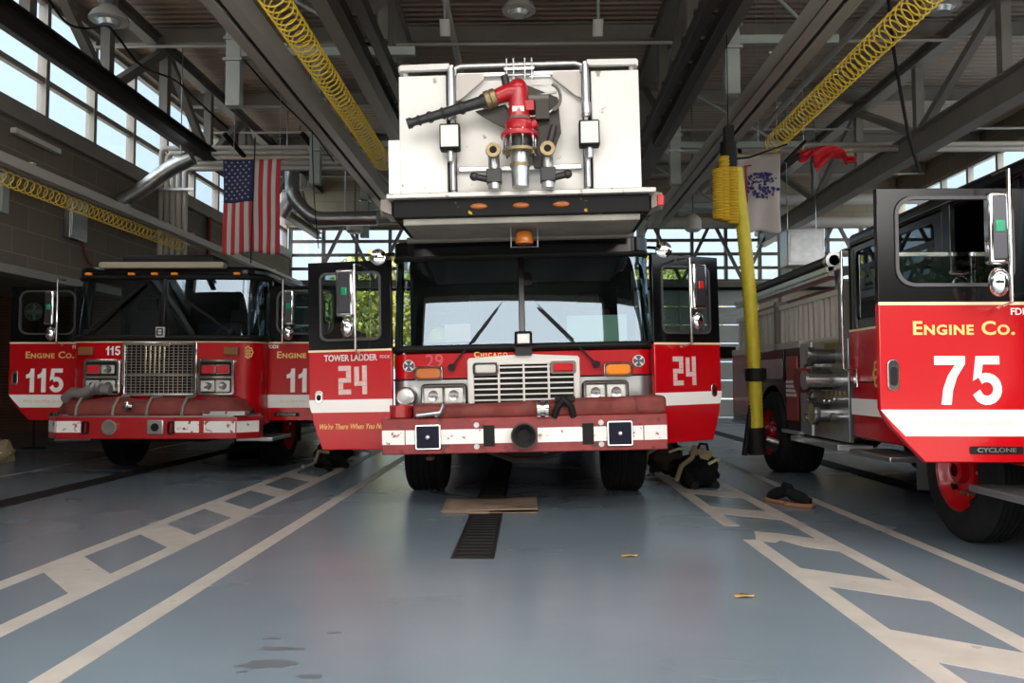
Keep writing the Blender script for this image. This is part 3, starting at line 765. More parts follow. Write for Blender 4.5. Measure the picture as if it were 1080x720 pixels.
# ------------------------------------------------------------------ outside
def tree(X, Y, h, r, label, seed, m=None, nl=5200, ls=(.05, .13)):
    random.seed(seed); t = thing('tree', label, 'tree', (X, Y, 0))
    tr = MB().tube([(0, 0, 0), (.1, 0, h * .3), (0, .1, h * .6)], [.22, .16, .1], 8)
    for k in range(5):
        a_ = k * 1.3; tr.tube([(0, 0, h * (.3 + .05 * k)), (r * .5 * math.cos(a_), r * .5 * math.sin(a_), h * (.55 + .05 * k))], [.08, .03], 6)
    tr.build('trunk', bark, t)
    lf = MB()
    for i in range(nl):
        while True:
            p = Vector((random.uniform(-1, 1), random.uniform(-1, 1), random.uniform(-1, 1)))
            if .25 < p.length < 1: break
        c = Vector((p.x * r, p.y * r, h * .62 + p.z * h * .38)); s_ = random.uniform(*ls)
        d = Vector((random.uniform(-1, 1), random.uniform(-1, 1), random.uniform(-1, 1))).normalized(); e = d.orthogonal().normalized(); g_ = d.cross(e)
        lf.add([c + e * s_, c + g_ * s_, c - e * s_, c - g_ * s_], [(0, 1, 2, 3)])
    lf.build('foliage', m or leafg, t, smooth=0)
tree(-6.2, 33, 6.5, 2.4, 'yellow green tree outside seen through the left door window of the ladder truck', 1)
tree(-1.4, 36, 7.5, 3.0, 'green tree outside beyond the rear overhead door', 2)
tree(5.5, 34, 6.5, 2.6, 'leafy tree outside beyond the right rear door', 4)

# across the street: a long brick building and a row of trees, seen only in the glass
st_b = thing('street_building', 'long brown brick building across the street in front of the hall', 'building', (4, -36, 0))
box(-34, 34, -6, 0, 0, 8.5).build('walls', mat('street_brick', (.10, .055, .04), .85, noise=.2, nscale=1), st_b)
wn = MB()
for i in range(22):
    for z in (1.4, 5.0): wn.box(-32 + i * 3, -30.6 + i * 3, 0, .05, z, z + 1.9)
wn.build('windows', dark_glass, st_b)
box(-34.3, 34.3, -6.3, .3, 8.5, 8.9).build('parapet', concrete, st_b)
darkleaf = mat('street_tree_leaves', (.045, .065, .02), .8, noise=.5, nscale=2)
for i, (x, h, r_) in enumerate(((-14, 12, 4.5), (-5.5, 9.5, 3.6), (2.0, 12.5, 3.6), (11.5, 9.0, 2.8), (22, 12, 4.8))):
    tree(x, -28 - (i % 2) * 2, h, r_, ['street tree across the road, far left of the row', 'street tree across the road facing the ladder truck, the shorter one', 'street tree across the road, tallest in the middle', 'street tree across the road facing the right engine', 'street tree across the road, far right of the row'][i], 30 + i, darkleaf, 1800, (.15, .4))

t = thing('pedestal_fan', 'round grey pedestal fan by the brick wall behind the left engine', 'fan', tuple(Vector((at(38, 329, 14.5).x, 14.5, 0))))
zc = at(38, 329, 14.5).z
q = MB()
for r_ in (.05, .09, .13, .16): q.tube([(r_ * math.cos(2 * PI * i / 24), -.08 + .02 * (.16 - r_) / .16, zc + r_ * math.sin(2 * PI * i / 24)) for i in range(24)], .006, 5, True)
for i in range(12): a = 2 * PI * i / 12; q.cyl((0, -.10, zc), (.16 * math.cos(a), -.07, zc + .16 * math.sin(a)), .004, 5)
q.build('cage', signw, t); MB().cyl((0, -.05, zc), (0, .10, zc), .06, 16).build('motor', dgrey, t)
bl = MB()
for i in range(4): a = PI / 2 * i; bl.beam((.02 * math.cos(a), -.06, zc + .02 * math.sin(a)), (.14 * math.cos(a), -.05, zc + .14 * math.sin(a)), .01, .07)
bl.build('blades', signw, t)
MB().cyl((0, .03, 0), (0, .03, zc), .02, 10).lathe([(.2, 0), (.2, .02), (.05, .04)], (0, .03, 0), 'Z', 24).build('stand', blackm, t)
# ================================================================== FIRE ENGINES
def front_curve(hw, r, ys, sb=0.0, n=8, bow=.03):
    """plan line of a cab nose from the left side round to the right side"""
    L_ = [(-hw, ys)]
    for i in range(n + 1):
        t = R(90 * i / n); L_.append((-(hw - r) - r * math.cos(t), r + bow - r * math.sin(t)))
    mid = [(-(hw - r) * (1 - k / 8), bow - bow * (1 - (1 - k / 8) ** 2)) for k in range(1, 9)]
    L_ += mid; full = L_ + [(-x, y) for x, y in L_[::-1][1:]]
    return [(x, max(y, 0) + sb * (1 if y < ys - .001 else .4)) for x, y in full]
def loft(lo, hi, z0, z1):
    return MB().grid([[Vector((p[0], p[1], z0)) for p in lo], [Vector((a[0] * .5 + b[0] * .5, a[1] * .5 + b[1] * .5, (z0 + z1) / 2)) for a, b in zip(lo, hi)], [Vector((p[0], p[1], z1)) for p in hi]])
def wheel(root, x, y, r=.535, w_=.30, side=-1, rimcol=red, z=None, dual=False):
    """side: -1 when the outer face looks towards -x"""
    z = r if z is None else z
    h = w_ / 2; g = .012; pr = [(.30, -h)] + [(r - .07, -h), (r - .025, -h + .02), (r, -h + .055)]
    k = 5
    for i in range(k):
        a = -h + .055 + (w_ - .11) * (i + .5) / k
        pr += [(r, a - .012), (r - g, a - .008), (r - g, a + .008), (r, a + .012)]
    pr += [(r, h - .055), (r - .025, h - .02), (r - .07, h), (.30, h), (.30, -h)]
    o = MB().lathe(pr, (0, 0, 0), 'X', 48, caps=False).build('wheel', rubber, root, loc=(x, y, z), smooth=30)
    s = side; a = s * (h - .0)
    rp = [(.31, a + s * .005), (.295, a - s * .01), (.28, a - s * .05), (.24, a - s * .10), (.17, a - s * .12), (.15, a - s * .05), (.10, a - s * .045), (.09, a + s * .01), (.05, a + s * .02)]
    MB().lathe(rp, (0, 0, 0), 'X', 36, caps=False).build('rim', rimcol, o, smooth=35)
    nb = MB(); hb = MB()
    for i in range(10):
        t = 2 * PI * i / 10; nb.cyl((a - s * .11, .185 * math.cos(t), .185 * math.sin(t)), (a - s * .05, .185 * math.cos(t), .185 * math.sin(t)), .015, 6)
    for i in range(5):
        t = 2 * PI * (i + .5) / 5; hb.cyl((a - s * .09, .245 * math.cos(t), .245 * math.sin(t)), (a - s * .065, .247 * math.cos(t), .247 * math.sin(t)), .028, 12)
    nb.build('wheel_nuts', brass, o); hb.build('hand_holes', blackm, o)
    return o
def mirror_set(door, s, t, z0, z1, lens=greenlens, yo=-.20, big=1.0, fr=(.40, .94, .27)):
    x = s * t; xm = s * (t + .09)
    MB().tube([(x, -.03, z0 - .03), (x, yo, z0), (x, yo, z1), (x, -.03, z1 + .01)], .013, 8).build('mirror_arm', chrome, door, smooth=60)
    zb = z0 + (z1 - z0) * fr[0]; zt = z0 + (z1 - z0) * fr[1]
    m = box(xm - .085 * big, xm + .085 * big, yo - .05, yo + .03, zb, zt).build('mirror', chrome, door, bev=.02, seg=3)
    box(xm - .06 * big, xm + .06 * big, yo - .054, yo - .045, zb + .03, zt - .03).build('mirror_back', mat('painted_mirror_reflection', (.07, .07, .08), .3, metal=.7), door, bev=.004)  # dark reflection in the chrome back, painted as an inset panel
    box(xm - .03, xm + .03, yo - .062, yo - .045, (zb + zt) / 2 - .03, (zb + zt) / 2 + .05).build('marker_light', lens, door, bev=.01)
    MB().ball((xm + s * -.01, yo - .005, z0 + (z1 - z0) * fr[2]), .08, 20, 10, (.8, .6, 1.15)).build('round_mirror', chrome, door, smooth=80)
def make_door(root, s, hinge, z0, H, w_, zg, win, stripe, ang=0.0, cut=(.28, .33), glass_top=1.0, outer=red, P=None):
    """front-hinged door swung open: skin towards -y. s -1/+1 = side it extends to. z values are above the door's lower edge"""
    X = lambda t: s * t
    cw, chh = cut
    poly = [(0, 0), (w_ - cw, 0), (w_ - cw * .62, chh * .36), (w_ - cw * .28, chh * .70), (w_ - .02, chh * .97), (w_, chh + .04), (w_, zg), (0, zg)]
    d = MB().prism([(X(a), b) for a, b in poly], 0, .055).build('front_door', outer, root, loc=(hinge[0], hinge[1], z0), rot=(0, 0, ang), bev=.008)
    fr = MB(); x0, x1, a0, a1, rr = win
    inn = rrect(x0, x1, a0, a1, rr); out = corners_like(0, w_, zg, H)
    fr.ring([(X(a), b) for a, b in out], [(X(a), b) for a, b in inn], .0, .05); fr.build('window_frame', blackp, d, bev=.006)
    gk = MB(); gi = rrect(x0 + .022, x1 - .022, a0 + .022, a1 - .022, rr - .015)
    gk.ring([(X(a), b) for a, b in inn], [(X(a), b) for a, b in gi], -.012, .02); gk.build('window_gasket', mat('grey_rubber', (.05, .05, .055), .5), d)
    gt = a0 + (a1 - a0) * glass_top
    box(min(X(x0), X(x1)) + .02, max(X(x0), X(x1)) - .02, .018, .023, a0 + .02, gt - .02).build('window_glass', side_glass, d)
    if glass_top < 1: box(min(X(x0), X(x1)) + .02, max(X(x0), X(x1)) - .02, .012, .03, gt - .035, gt - .01).build('window_rail', chrome, d)
    MB().beam((X(.0), -.002, zg), (X(w_), -.002, zg), .008, .02).build('pinstripe', cream, d)
    if stripe:
        q0, q1 = stripe
        def edge(z):
            if z >= chh: return w_
            k = z / chh; return w_ - cw * (1 - k) ** .8
        MB().prism([(X(0), q0), (X(edge(q0) - .01), q0), (X(edge((q0 + q1) / 2) - .005), (q0 + q1) / 2), (X(edge(q1)), q1), (X(0), q1)], -.003, .002).build('white_stripe', tape, d)
    box(*sorted((X(.02), X(w_ - cw))), .055, .10, .05, zg - .05).build('inner_trim', darkint, d, bev=.01)
    return d
def handle(d, x, z, h_=.19):
    MB().prism(rrect(x - .038, x + .038, z - h_ / 2, z + h_ / 2, .033), -.012, -.002).build('door_handle', chrome, d, bev=.004)
    MB().prism(rrect(x - .022, x + .022, z - h_ / 2 + .03, z + h_ / 2 - .045, .02), -.016, -.010).build('handle_recess', blackm, d)

def monogram(root, p, h, m, name='emblem'):
    """linked gilt C, F, D on a scalloped round"""
    g = MB(); n = 36; o_ = []; i_ = []
    for i in range(n):
        t = 2 * PI * i / n; k = h * .5 * (1 + .09 * math.cos(8 * t)); o_.append((k * math.cos(t) * .92, k * math.sin(t))); k -= h * .09; i_.append((k * math.cos(t) * .92, k * math.sin(t)))
    g.ring(o_, i_, -.003, .001)
    for x in (-.14, .02, .18): g.box(h * x - h * .03, h * x + h * .03, -.003, .001, -h * .36, h * .36)
    g.box(-h * .3, h * .3, -.003, .001, h * .10, h * .17).box(-h * .3, h * .3, -.003, .001, -h * .14, -h * .07)
    return g.build(name, m, root, loc=p)
def maltese(root, p, r, rot=None):
    g = MB(); g.lathe([(r, -.002), (r * .99, -.006), (r * .2, -.006)], (0, 0, 0), 'Y', 28); o = g.build('round_decal', mat('decal_white', (.66, .64, .62), .5), root, loc=p, rot=rot)
    k = MB(); k.prism([(a * r, b * r) for a, b in ((-.12, .2), (-.5, .78), (0, .9), (.5, .78), (.12, .2), (.2, .12), (.78, .5), (.9, 0), (.78, -.5), (.2, -.12), (.12, -.2), (.5, -.78), (0, -.9), (-.5, -.78), (-.12, -.2), (-.2, -.12), (-.78, -.5), (-.9, 0), (-.78, .5), (-.2, .12))], -.0085, -.0055)
    k.build('cross', mat('decal_ink', (.05, .05, .08), .5), o); return o

def cab(root, hw, depth, zlow, zb, zt, zroof, r=.28, setback=.12, arch=(1.4, .62), lowred=red, upper=blackp, crew=True, ys=.42, opening=(.45, 1.35), split=True, crewglass=dark_glass):
    """shell of a custom cab: skirts with wheel arches, nose, pillars, windshield, roof, seats"""
    ya, ra = arch; zr = .535; poly = [(ys - .06, zlow), (ya - math.sqrt(max(ra * ra - (zr - zlow) ** 2, .01)), zlow)]
    for i in range(0, 17):
        t = PI - math.asin((zlow - zr) / ra) - (PI - 2 * math.asin((zlow - zr) / ra)) * i / 16
        poly.append((ya + ra * math.cos(t), zr + ra * math.sin(t)))
    zs = zr + ra + .06
    poly += [(depth, zlow), (depth, zs), (ys - .06, zs)]
    MB().prism(poly, -hw + .02, hw - .02, 'X').build('cab_skirt', lowred, root, bev=.03)
    lo = front_curve(hw, r, ys)
    MB().prism(lo, zlow, zs, 'Z').build('nose_skirt', lowred, root, bev=.006)
    nose = lo + [(hw, depth), (-hw, depth)]
    MB().prism(nose, zs - .02, zb, 'Z').build('cab_body', lowred, root, bev=.006)
    hi = front_curve(hw - .02, r, ys, setback)
    loft(lo, hi, zb + .06, zt - .02).build('windshield', windshield_glass, root, smooth=70)
    b = MB()
    b.tube([(p[0] * 1.003, p[1] - .012, zb + .045) for p in lo], .035, 8); b.tube([(p[0], p[1] - .008, zt) for p in hi], .035, 8); b.build('windshield_gasket', blackm, root, smooth=60)
    b = MB()
    if split: b.beam((0, -.012, zb + .05), (0, setback - .008, zt), .06, .03)
    for s in (-1, 1):
        b.beam((s * (hw - .02), ys + .03, zb), (s * (hw - .03), ys + .10 + setback * .4, zt), .07, .09)
        b.box(s * hw - .05 * (s > 0), s * hw + .05 * (s < 0), opening[1], opening[1] + .12, zs, zt + .05)
    b.build('pillar', upper, root, bev=.008, split=True)
    rc_ = front_curve(hw + .005, r + .05, ys, setback - .04)
    roof = rc_ + [(hw + .005, depth), (-hw - .005, depth)]
    MB().prism(roof, zt, zroof, 'Z').build('roof', upper, root, bev=.05, seg=3)
    box(-hw, hw, depth - .06, depth, zb, zt + .02).build('rear_cab_wall', upper, root)
    if crew:
        for s in (-1, 1):
            y0, y1 = opening[1] + .12, depth - .02; m = MB(); X0, X1 = (s * hw, s * (hw - .045))
            inn = rrect(y0 + .12, y1 - .16, zb + .10, zt - .06, .07); out = corners_like(y0, y1, zb, zt)
            m.ring(out, inn, X0, X1, 'X'); m.build('crew_door_frame', upper, root, bev=.005)
            box(min(X0, X1) + .018, min(X0, X1) + .024, y0 + .12, y1 - .16, zb + .10, zt - .06).build('crew_window', crewglass, root)
            MB().tube([(s * hw, y1 + .02, .62 + .7), (s * (hw + .07), y1 + .02, .62 + .72), (s * (hw + .07), y1 + .02, zt - .02), (s * hw, y1 + .02, zt)], .016, 8).build('grab_rail', chrome, root, smooth=60)
    for s in (-1, 1):
        box(*sorted((s * hw, s * (hw + .004))), opening[0], opening[1], zlow + .06, zb - .03).build('door_opening', darkint, root)
        MB().beam((s * (hw + .002), opening[1], zb + .0), (s * (hw + .002), depth, zb + .0), .006, .02).build('pinstripe', cream, root)
    MB().prism([(a * .93, b_ + .08) for a, b_ in lo] + [(hw * .93, .55), (-hw * .93, .55)], zb - .01, zb + .08, 'Z').build('dashboard', darkint, root, bev=.02)
    for s in (-1, 1):
        st = MB(); st.box(s * .72 - .25, s * .72 + .25, 1.1, 1.25, zb - .3, zb + .50).box(s * .72 - .13, s * .72 + .13, 1.12, 1.22, zb + .48, zb + .68); st.build('seat', seatm, root, bev=.04, seg=3)
    sw = MB(); c = Vector((.72 if hw > 1.26 else .72, .55, zb + .12)); pts = []
    for i in range(24): t = 2 * PI * i / 24; pts.append(c + Vector((.22 * math.cos(t), .13 * math.sin(t), .18 * math.sin(t))))
    sw.tube(pts, .015, 6, True).cyl(c, c + Vector((0, -.05, -.2)), .03, 8).beam(c - Vector((.2, 0, 0)), c + Vector((.2, 0, 0)), .03, .02); sw.build('steering_wheel', blackm, root)

def headlamp_bank(root, x0, x1, z0, z1, lamps, y=-.02, name='headlight_bezel', rows=1, frame=chrome):
    o = MB().prism(rrect(x0, x1, z0, z1, .045), y - .03, y + .06).build(name, frame, root, bev=.008)
    m = MB().prism(rrect(x0 + .035, x1 - .035, z0 + .03, z1 - .03, .03), y - .034, y - .028).build('bezel_recess', blackm, o)
    for (a, b, c, d, mm) in lamps:
        MB().prism(rrect(a, b, c, d, .012), y - .052, y - .03).build('lamp_lens', mm, o, bev=.006)
        if mm is clearlens:
            cx, cz = (a + b) / 2, (c + d) / 2; MB().lathe([(.048, y - .053), (.05, y - .058), (.038, y - .0545), (.012, y - .0535), (.010, y - .06)], (cx, 0, cz), 'Y', 20).build('reflector', mat('lamp_bowl', (.35, .35, .36), .2, metal=.8), o, smooth=50)
        q = MB(); q.ring(rrect(a - .007, b + .007, c - .007, d + .007, .018), rrect(a, b, c, d, .012), y - .055, y - .03); q.build('lamp_rim', chrome, o)
    return o
def wiper(root, p0, p1, y0, y1, name='wiper'):
    a = Vector((p0[0], y0 - .05, p0[1])); b = Vector((p1[0], y1 - .05, p1[1])); m = a.lerp(b, .5)
    o = MB().beam(a, b, .03, .016).cyl(a - Vector((0, .02, 0)), a + Vector((0, .05, 0)), .035, 12).build('wiper', blackm, root)
    d = (b - a).normalized(); MB().beam(a.lerp(b, .42) + Vector((.012, .02, 0)), b + d * .10 + Vector((.012, .02, 0)), .022, .03).build('wiper_blade', blackm, o)

def make_engine(number, X, Y0, label, right_angle=0.0, left_angle=0.0, gt=1.0, side_detail=True):
    root = thing('fire_engine', label, 'fire engine', (X, Y0, 0), group=None)
    hw = 1.25; D = 3.42
    cab(root, hw, D, .64, 1.72, 2.56, 2.70, r=.30, setback=.10, arch=(1.40, .63), ys=.42, opening=(.47, 1.42))
    # black belt under the windshield and gold edge
    c0 = front_curve(hw + .004, .30, .42)
    loft(c0, c0, 1.715, 1.80).build('belt', blackp, root, smooth=70)
    MB().tube([(a * 1.003, b - .004, 1.712) for a, b in c0], .008, 6).build('pinstripe', cream, root)
    text('Chicago', .055, 'lettering', gold, root, (-.26, -.012, 1.762), small=True, bold=.02, spacing=1.1)
    text('FireDept', .055, 'lettering', gold, root, (.34, -.012, 1.762), small=True, bold=.02, spacing=1.1)
    # grille
    g = MB(); g.ring(corners_like(-.48, .48, 1.02, 1.71, 2), rrect(-.44, .44, 1.05, 1.67, .01, 2), -.05, .03)
    g.build('grille_frame', chrome, root, bev=.006)
    box(-.45, .45, -.005, .02, 1.03, 1.69).build('grille_core', blackm, root)
    g = MB()
    for i in range(15): x = -.42 + .06 * i; g.box(x - .005, x + .005, -.042, -.02, 1.05, 1.68)
    for j in range(18): z = 1.06 + .036 * j; g.box(-.44, .44, -.035, -.025, z - .003, z + .003)
    gb = MB()
    for i in (4, 5, 6, 7, 8): x = -.42 + .06 * i; gb.box(x - .012, x + .012, -.047, -.02, 1.31, 1.655)
    gb.build('centre_bars', mat('warm_chrome', (.85, .80, .62), .15, metal=1), root, bev=.003)
    g.box(-.44, .44, -.045, -.02, 1.28, 1.30); g.build('grille_bars', chrome, root)
    box(-.20, .14, -.055, -.045, 1.655, 1.70).build('grille_badge', chrome, root, bev=.005)
    for s in (-1, 1):
        a0, a1 = (.50, .97); xs_ = sorted((s * a0, s * a1)); x0, x1 = xs_; xm = (x0 + x1) / 2
        up = [(x0 + .06, xm - .01, 1.31, 1.41, redlens), (xm + .01, x1 - .06, 1.31, 1.41, redlens if s > 0 else clearlens)]
        lo = [(x0 + .05, xm - .01, 1.08, 1.22, clearlens), (xm + .01, x1 - .05, 1.08, 1.22, clearlens)]
        headlamp_bank(root, x0, x1, 1.03, 1.49, up + lo, y=-.03)
        box(x0 + .03, x1 - .03, -.075, -.05, 1.245, 1.275).build('bezel_bar', chrome, root)
        q = sorted((s * .92, s * 1.10)) if s > 0 else (-.96, -.78)
        MB().prism(rrect(q[0] - .1, q[1] - .1, 1.545, 1.645, .012), -.035, .02).build('turn_signal', brownlens, root, bev=.008)
    numeral(str(number), .115, 'number', tape, root, (-.62, -.002, 1.60), .62)
    monogram(root, (1.10, .055, 1.58), .15, gold)
    # plate with crest in the windshield foot
    box(-.05, .06, -.06, -.02, 1.77, 1.90).build('crest_plate', mat('plate_grey', (.5, .5, .48), .4), root, bev=.006)
    MB().ring(rrect(-.035, .045, 1.79, 1.885, .008), rrect(-.02, .03, 1.805, 1.87, .006), -.066, -.058).box(-.04, .05, -.066, -.058, 1.833, 1.842).build('crest_mark', blackm, root)
    wiper(root, (-.95, 1.84), (-.35, 2.40), .02, .07); wiper(root, (.90, 1.84), (.35, 2.2), .02, .06)
    # roof: marker lights, light bar, hatch
    for x in (-.98, -.42, -.12, .14, .95): box(x - .04, x + .04, .0, .06, 2.575, 2.61).build('marker_light', amber, root, bev=.012)
    lb = MB().prism(rrect(-.82, .80, 2.66, 2.74, .03), -.04, .10).build('light_bar', mat('light_bar_tan', (.30, .26, .19), .4), root, bev=.01)
    box(-.60, .62, .12, .65, 2.69, 2.86).build('roof_hatch', blackm, root, bev=.05)
    # bumper and hose tray
    pl = [(-1.34, -.02), (-1.34, -.16), (-1.12, -.38), (1.12, -.38), (1.34, -.16), (1.34, -.02)]
    bp = MB().prism(pl, .50, .77, 'Z').build('bumper', bumper115, root, bev=.012)
    k = MB()
    for a, b in ((-1.11, -.80), (.36, .66), (.72, 1.11)): k.box(a, b, -.384, -.378, .58, .72)
    k.beam((1.125, -.376, .65), (1.33, -.17, .65), .006, .14); k.beam((-1.125, -.376, .65), (-1.33, -.17, .65), .006, .14); k.build('white_patch', tapew, bp, split=True)
    MB().ring(rrect(-.78, -.70, .56, .72, .035), rrect(-.765, -.715, .575, .705, .02), -.42, -.37).build('tow_eye', blackm, bp)
    MB().ring(rrect(.28, .36, .56, .72, .035), rrect(.295, .345, .575, .705, .02), -.42, -.37).build('tow_eye', blackm, bp)
    MB().lathe([(.095, -.02), (.095, 0), (.075, 0), (.06, .05), (.02, .06)], (-.44, -.395, .645), 'Y', 28).build('horn', chrome, bp)
    MB().lathe([(.072, -.021), (.07, -.028), (.05, -.0225), (.01, -.024)], (-.44, -.395, .645), 'Y', 24).build('horn_grille', dgrey, bp)
    box(.02, .22, -.395, -.375, .555, .735).build('siren_grille', steel, bp, bev=.01); MB().cyl((.12, -.40, .645), (.12, -.39, .645), .05, 20).build('siren_cone', blackm, bp)
    tr = MB(); tr.prism([(-1.26, -.10), (-1.05, -.36), (1.08, -.36), (1.30, -.10), (1.3, .0), (-1.26, .0)], .77, .80, 'Z'); tr.build('tray_floor', diam, root)
    cv = MB(); rows = []
    for i in range(45):
        x = -1.24 + 2.46 * i / 44; hgt = .20 + .02 * math.sin(x * 9) - (.10 if abs(x) > 1.16 else 0); sag = .012 * math.sin(x * 23); y0 = -.36 + max(0, abs(x) - 1.0) * .95
        rows.append([Vector((x, y0 + .0, .785)), Vector((x, y0 - .0 + sag, .83)), Vector((x, y0 + .03 + sag, .785 + hgt * .7)), Vector((x, y0 + .09, .785 + hgt)), Vector((x, -.05, .80 + hgt * .95)), Vector((x, .0, .80))])
    cv.grid(rows).build('hose_cover', cover, root, smooth=60, thick=.01)
    for x in (-.88, -.42, .0, .44): MB().tube([(x, -.375, .79), (x + .01, -.37, .90), (x + .03, -.30, 1.0), (x + .03, -.05, 1.01)], .02, 6).build('strap', dgrey, root)
    box(.70, 1.22, -.37, -.20, .79, .84).build('tray_edge', diam, root)
    MB().lathe([(.05, -.06), (.055, -.02), (.04, -.015), (.04, .015), (.055, .02), (.05, .06)], (-.21, -.39, .90), 'X', 20).build('hose_coupling', chrome, root)
    MB().tube([(-1.10, -.22, .98), (-.98, -.26, 1.07), (-.86, -.28, 1.06), (-.72, -.26, 1.12), (-.52, -.24, 1.10)], .065, 12).build('hose', mat('grey_hose', (.16, .15, .14), .7), root)
    for xx in (-.70, -.64): MB().lathe([(.08, -.02), (.08, .02)], (xx, -.27, 1.12), 'X', 18).build('hose_coupling', steel, root)
    # doors
    door_z, dH, zg = .69, 1.79, 1.03
    for s, ang in ((-1, left_angle), (1, right_angle)):
        d = make_door(root, s, (s * hw, .42), door_z, dH, .985, zg, (.10, .87, 1.14, 1.735, .12), (.17, .34), ang, (.28, .31), gt)
        handle(d, s * .90, .565, .20)
        text('Engine Co.', .088, 'lettering', gold, d, (s * .44, -.003, .865), bold=.03, small=True, sx=1.12, spacing=1.08)
        numeral(str(number), .315, 'number', tape, d, (s * (.42 if number < 100 else .50), -.001, .53), .62)
        text('FDDE', .045, 'lettering', tape, d, (s * .06, -.003, .975), bold=.02)
        text("We're There When You Need Us", .042, 'lettering', mat('faint_gold', (.70, .56, .38), .5), d, (s * .47, -.005, .255), shear=.3, sx=.78)
        mirror_set(d, s, .24, 1.02, 1.86, big=.72, fr=(.28, .82, .15))
        MB().prism(rrect(*(sorted((s * .08, s * .42))), .055, .105, .01), -.006, -.001).build('maker_badge', blackm, d)
        text('CYCLONE', .028, 'badge_lettering', steel, d, (s * .25, -.008, .08), bold=.02, sx=1.4)
    for s in (-1, 1):
        wheel(root, s * 1.10, 1.40, side=s); wheel(root, s * .98, 6.15, w_=.58, side=s)
        box(*sorted((s * .9, s * 1.24)), 2.05, 2.07, .30, .95).build('mud_flap', mat('mud_flap_grey', (.05, .05, .05), .7), root)
        st = box(*sorted((s * .95, s * 1.42)), .10, .92, .44, .49).build('cab_step', diam, root, bev=.008)
        box(*sorted((s * .95, s * 1.36)), 2.30, 3.2, .50, .55).build('crew_step', diam, root, bev=.008)
        MB().prism([(2.2, 1.04), (3.40, 1.04), (3.40, .88), (2.2, .88)], *sorted((s * hw, s * (hw + .004))), 'X').build('white_stripe', tape, root)
        box(*sorted((s * hw, s * (hw + .02))), 3.22, 3.29, 1.15, 1.34).build('crew_handle', chrome, root, bev=.01)
        e = monogram(root, (s * (hw + .004), 2.72, 1.28), .30, gold); e.rotation_euler = (0, 0, R(90) * -s * -1)
        pole = .5
    # frame and running gear
    fr = MB(); fr.box(-.42, -.32, .1, 8.2, .52, .74).box(.32, .42, .1, 8.2, .52, .74).cyl((-1.0, 1.4, .53), (1.0, 1.4, .53), .07, 12).cyl((-1, 6.15, .53), (1, 6.15, .53), .09, 12).ball((0, 6.15, .53), .24).box(-.4, .4, .5, 2.2, .40, .9).box(-.95, -.5, .5, .95, .38, .62); fr.build('chassis', blackm, root)
    # pump module
    box(-1.18, 1.18, 3.46, 5.0, .62, 1.66).build('pump_house', blackm, root)
    for s in (-1, 1):
        xo = s * 1.22
        box(*sorted((s * 1.17, xo)), 3.55, 4.98, .58, 1.66).build('pump_panel', steel, root, bev=.006)
        box(*sorted((s * 1.17, s * 1.235)), 4.62, 4.99, .58, 1.66).build('plate_panel', diam, root)
        pb = MB()
        o = s * .01
        for (y, z, r_, l) in ((3.95, 1.48, .10, .26), (4.05, 1.22, .13, .34), (4.15, .86, .13, .16), (4.5, 1.35, .06, .12)):
            pb.lathe([(r_, s * (l)), (r_, s * (l - .04)), (r_ * .8, s * (l - .05)), (r_ * .8, 0)], (xo, y, z), 'X', 24)
        pb.build('pump_outlet', mat('pump_casting', (.10, .10, .105), .35, metal=.7), root, smooth=40, split=True)
        cp = MB()
        for (y, z, r_, l) in ((3.80, 1.22, .10, .38), (4.35, 1.12, .05, .14), (4.38, 1.38, .07, .10), (3.72, .84, .04, .12), (4.55, .80, .04, .12), (4.12, .86, .11, .19), (4.6, 1.10, .05, .06), (3.95, 1.50, .06, .29)):
            cp.lathe([(r_, s * l), (r_, s * (l - .03)), (r_ * .7, s * (l - .035)), (r_ * .7, 0)], (xo, y, z), 'X', 20)
        for y, z in ((3.7, 1.02), (3.85, 1.0), (4.0, 1.0), (4.35, .95), (4.5, 1.0)): cp.cyl((xo, y, z), (xo + s * .08, y, z), .018, 8).ball((xo + s * .09, y, z), .028, 10, 6)
        cp.build('pump_cap', mat('dull_chrome', (.42, .42, .42), .25, metal=.9), root, smooth=40, split=True)
        MB().lathe([(.10, s * .36), (.135, s * .36), (.135, s * .25), (.10, s * .25)], (xo, 4.05, 1.22), 'X', 24).build('outlet_band', mat('dark_red_band', (.12, .01, .012), .4), root)
        tg = MB()
        for y in (3.66, 3.78, 3.9, 4.02, 4.2): tg.box(*sorted((xo, xo + s * .006)), y, y + .08, 1.06, 1.10)
        tg.box(*sorted((xo, xo + s * .008)), 3.62, 4.2, 1.57, 1.63); tg.build('panel_tag', brass, root, split=True)
        box(*sorted((s * 1.0, s * 1.36)), 3.5, 5.0, .50, .56).build('pump_step', diam, root, bev=.006)
        # body side
        ya, ra = 6.15, .62; poly = [(5.0, .58), (ya - ra + .01, .58)]
        for i in range(1, 16): t = PI - PI * i / 16; poly.append((ya + ra * math.cos(t), .58 + ra * .92 * math.sin(t)))
        poly += [(ya + ra - .01, .58), (8.25, .58), (8.25, 1.68), (5.0, 1.68)]
        MB().prism(poly, *sorted((s * .75, s * 1.23)), 'X').build('body_side', blackp, root, bev=.01)  # red body in shade: the shade is painted in as black
        box(*sorted((s * 1.2, s * 1.25)), 5.08, 5.48, .72, 1.52).build('compartment_door', redd, root, bev=.01)
        lv = MB()
        for i in range(4): lv.box(*sorted((s * 1.25, s * 1.262)), 5.10, 5.46, 1.02 + i * .055, 1.055 + i * .055)
        lv.build('louvres', tape, root)
        box(*sorted((s * 1.2, s * 1.25)), 5.60, 6.75, 1.20, 1.62).build('compartment_door', blackp, root, bev=.01)
        box(*sorted((s * 1.2, s * 1.25)), 6.85, 8.2, .70, 1.62).build('compartment_door', red, root, bev=.01)
        box(*sorted((s * 1.2, s * 1.26)), 5.0, 8.25, .56, .60).build('rub_rail', alu, root)
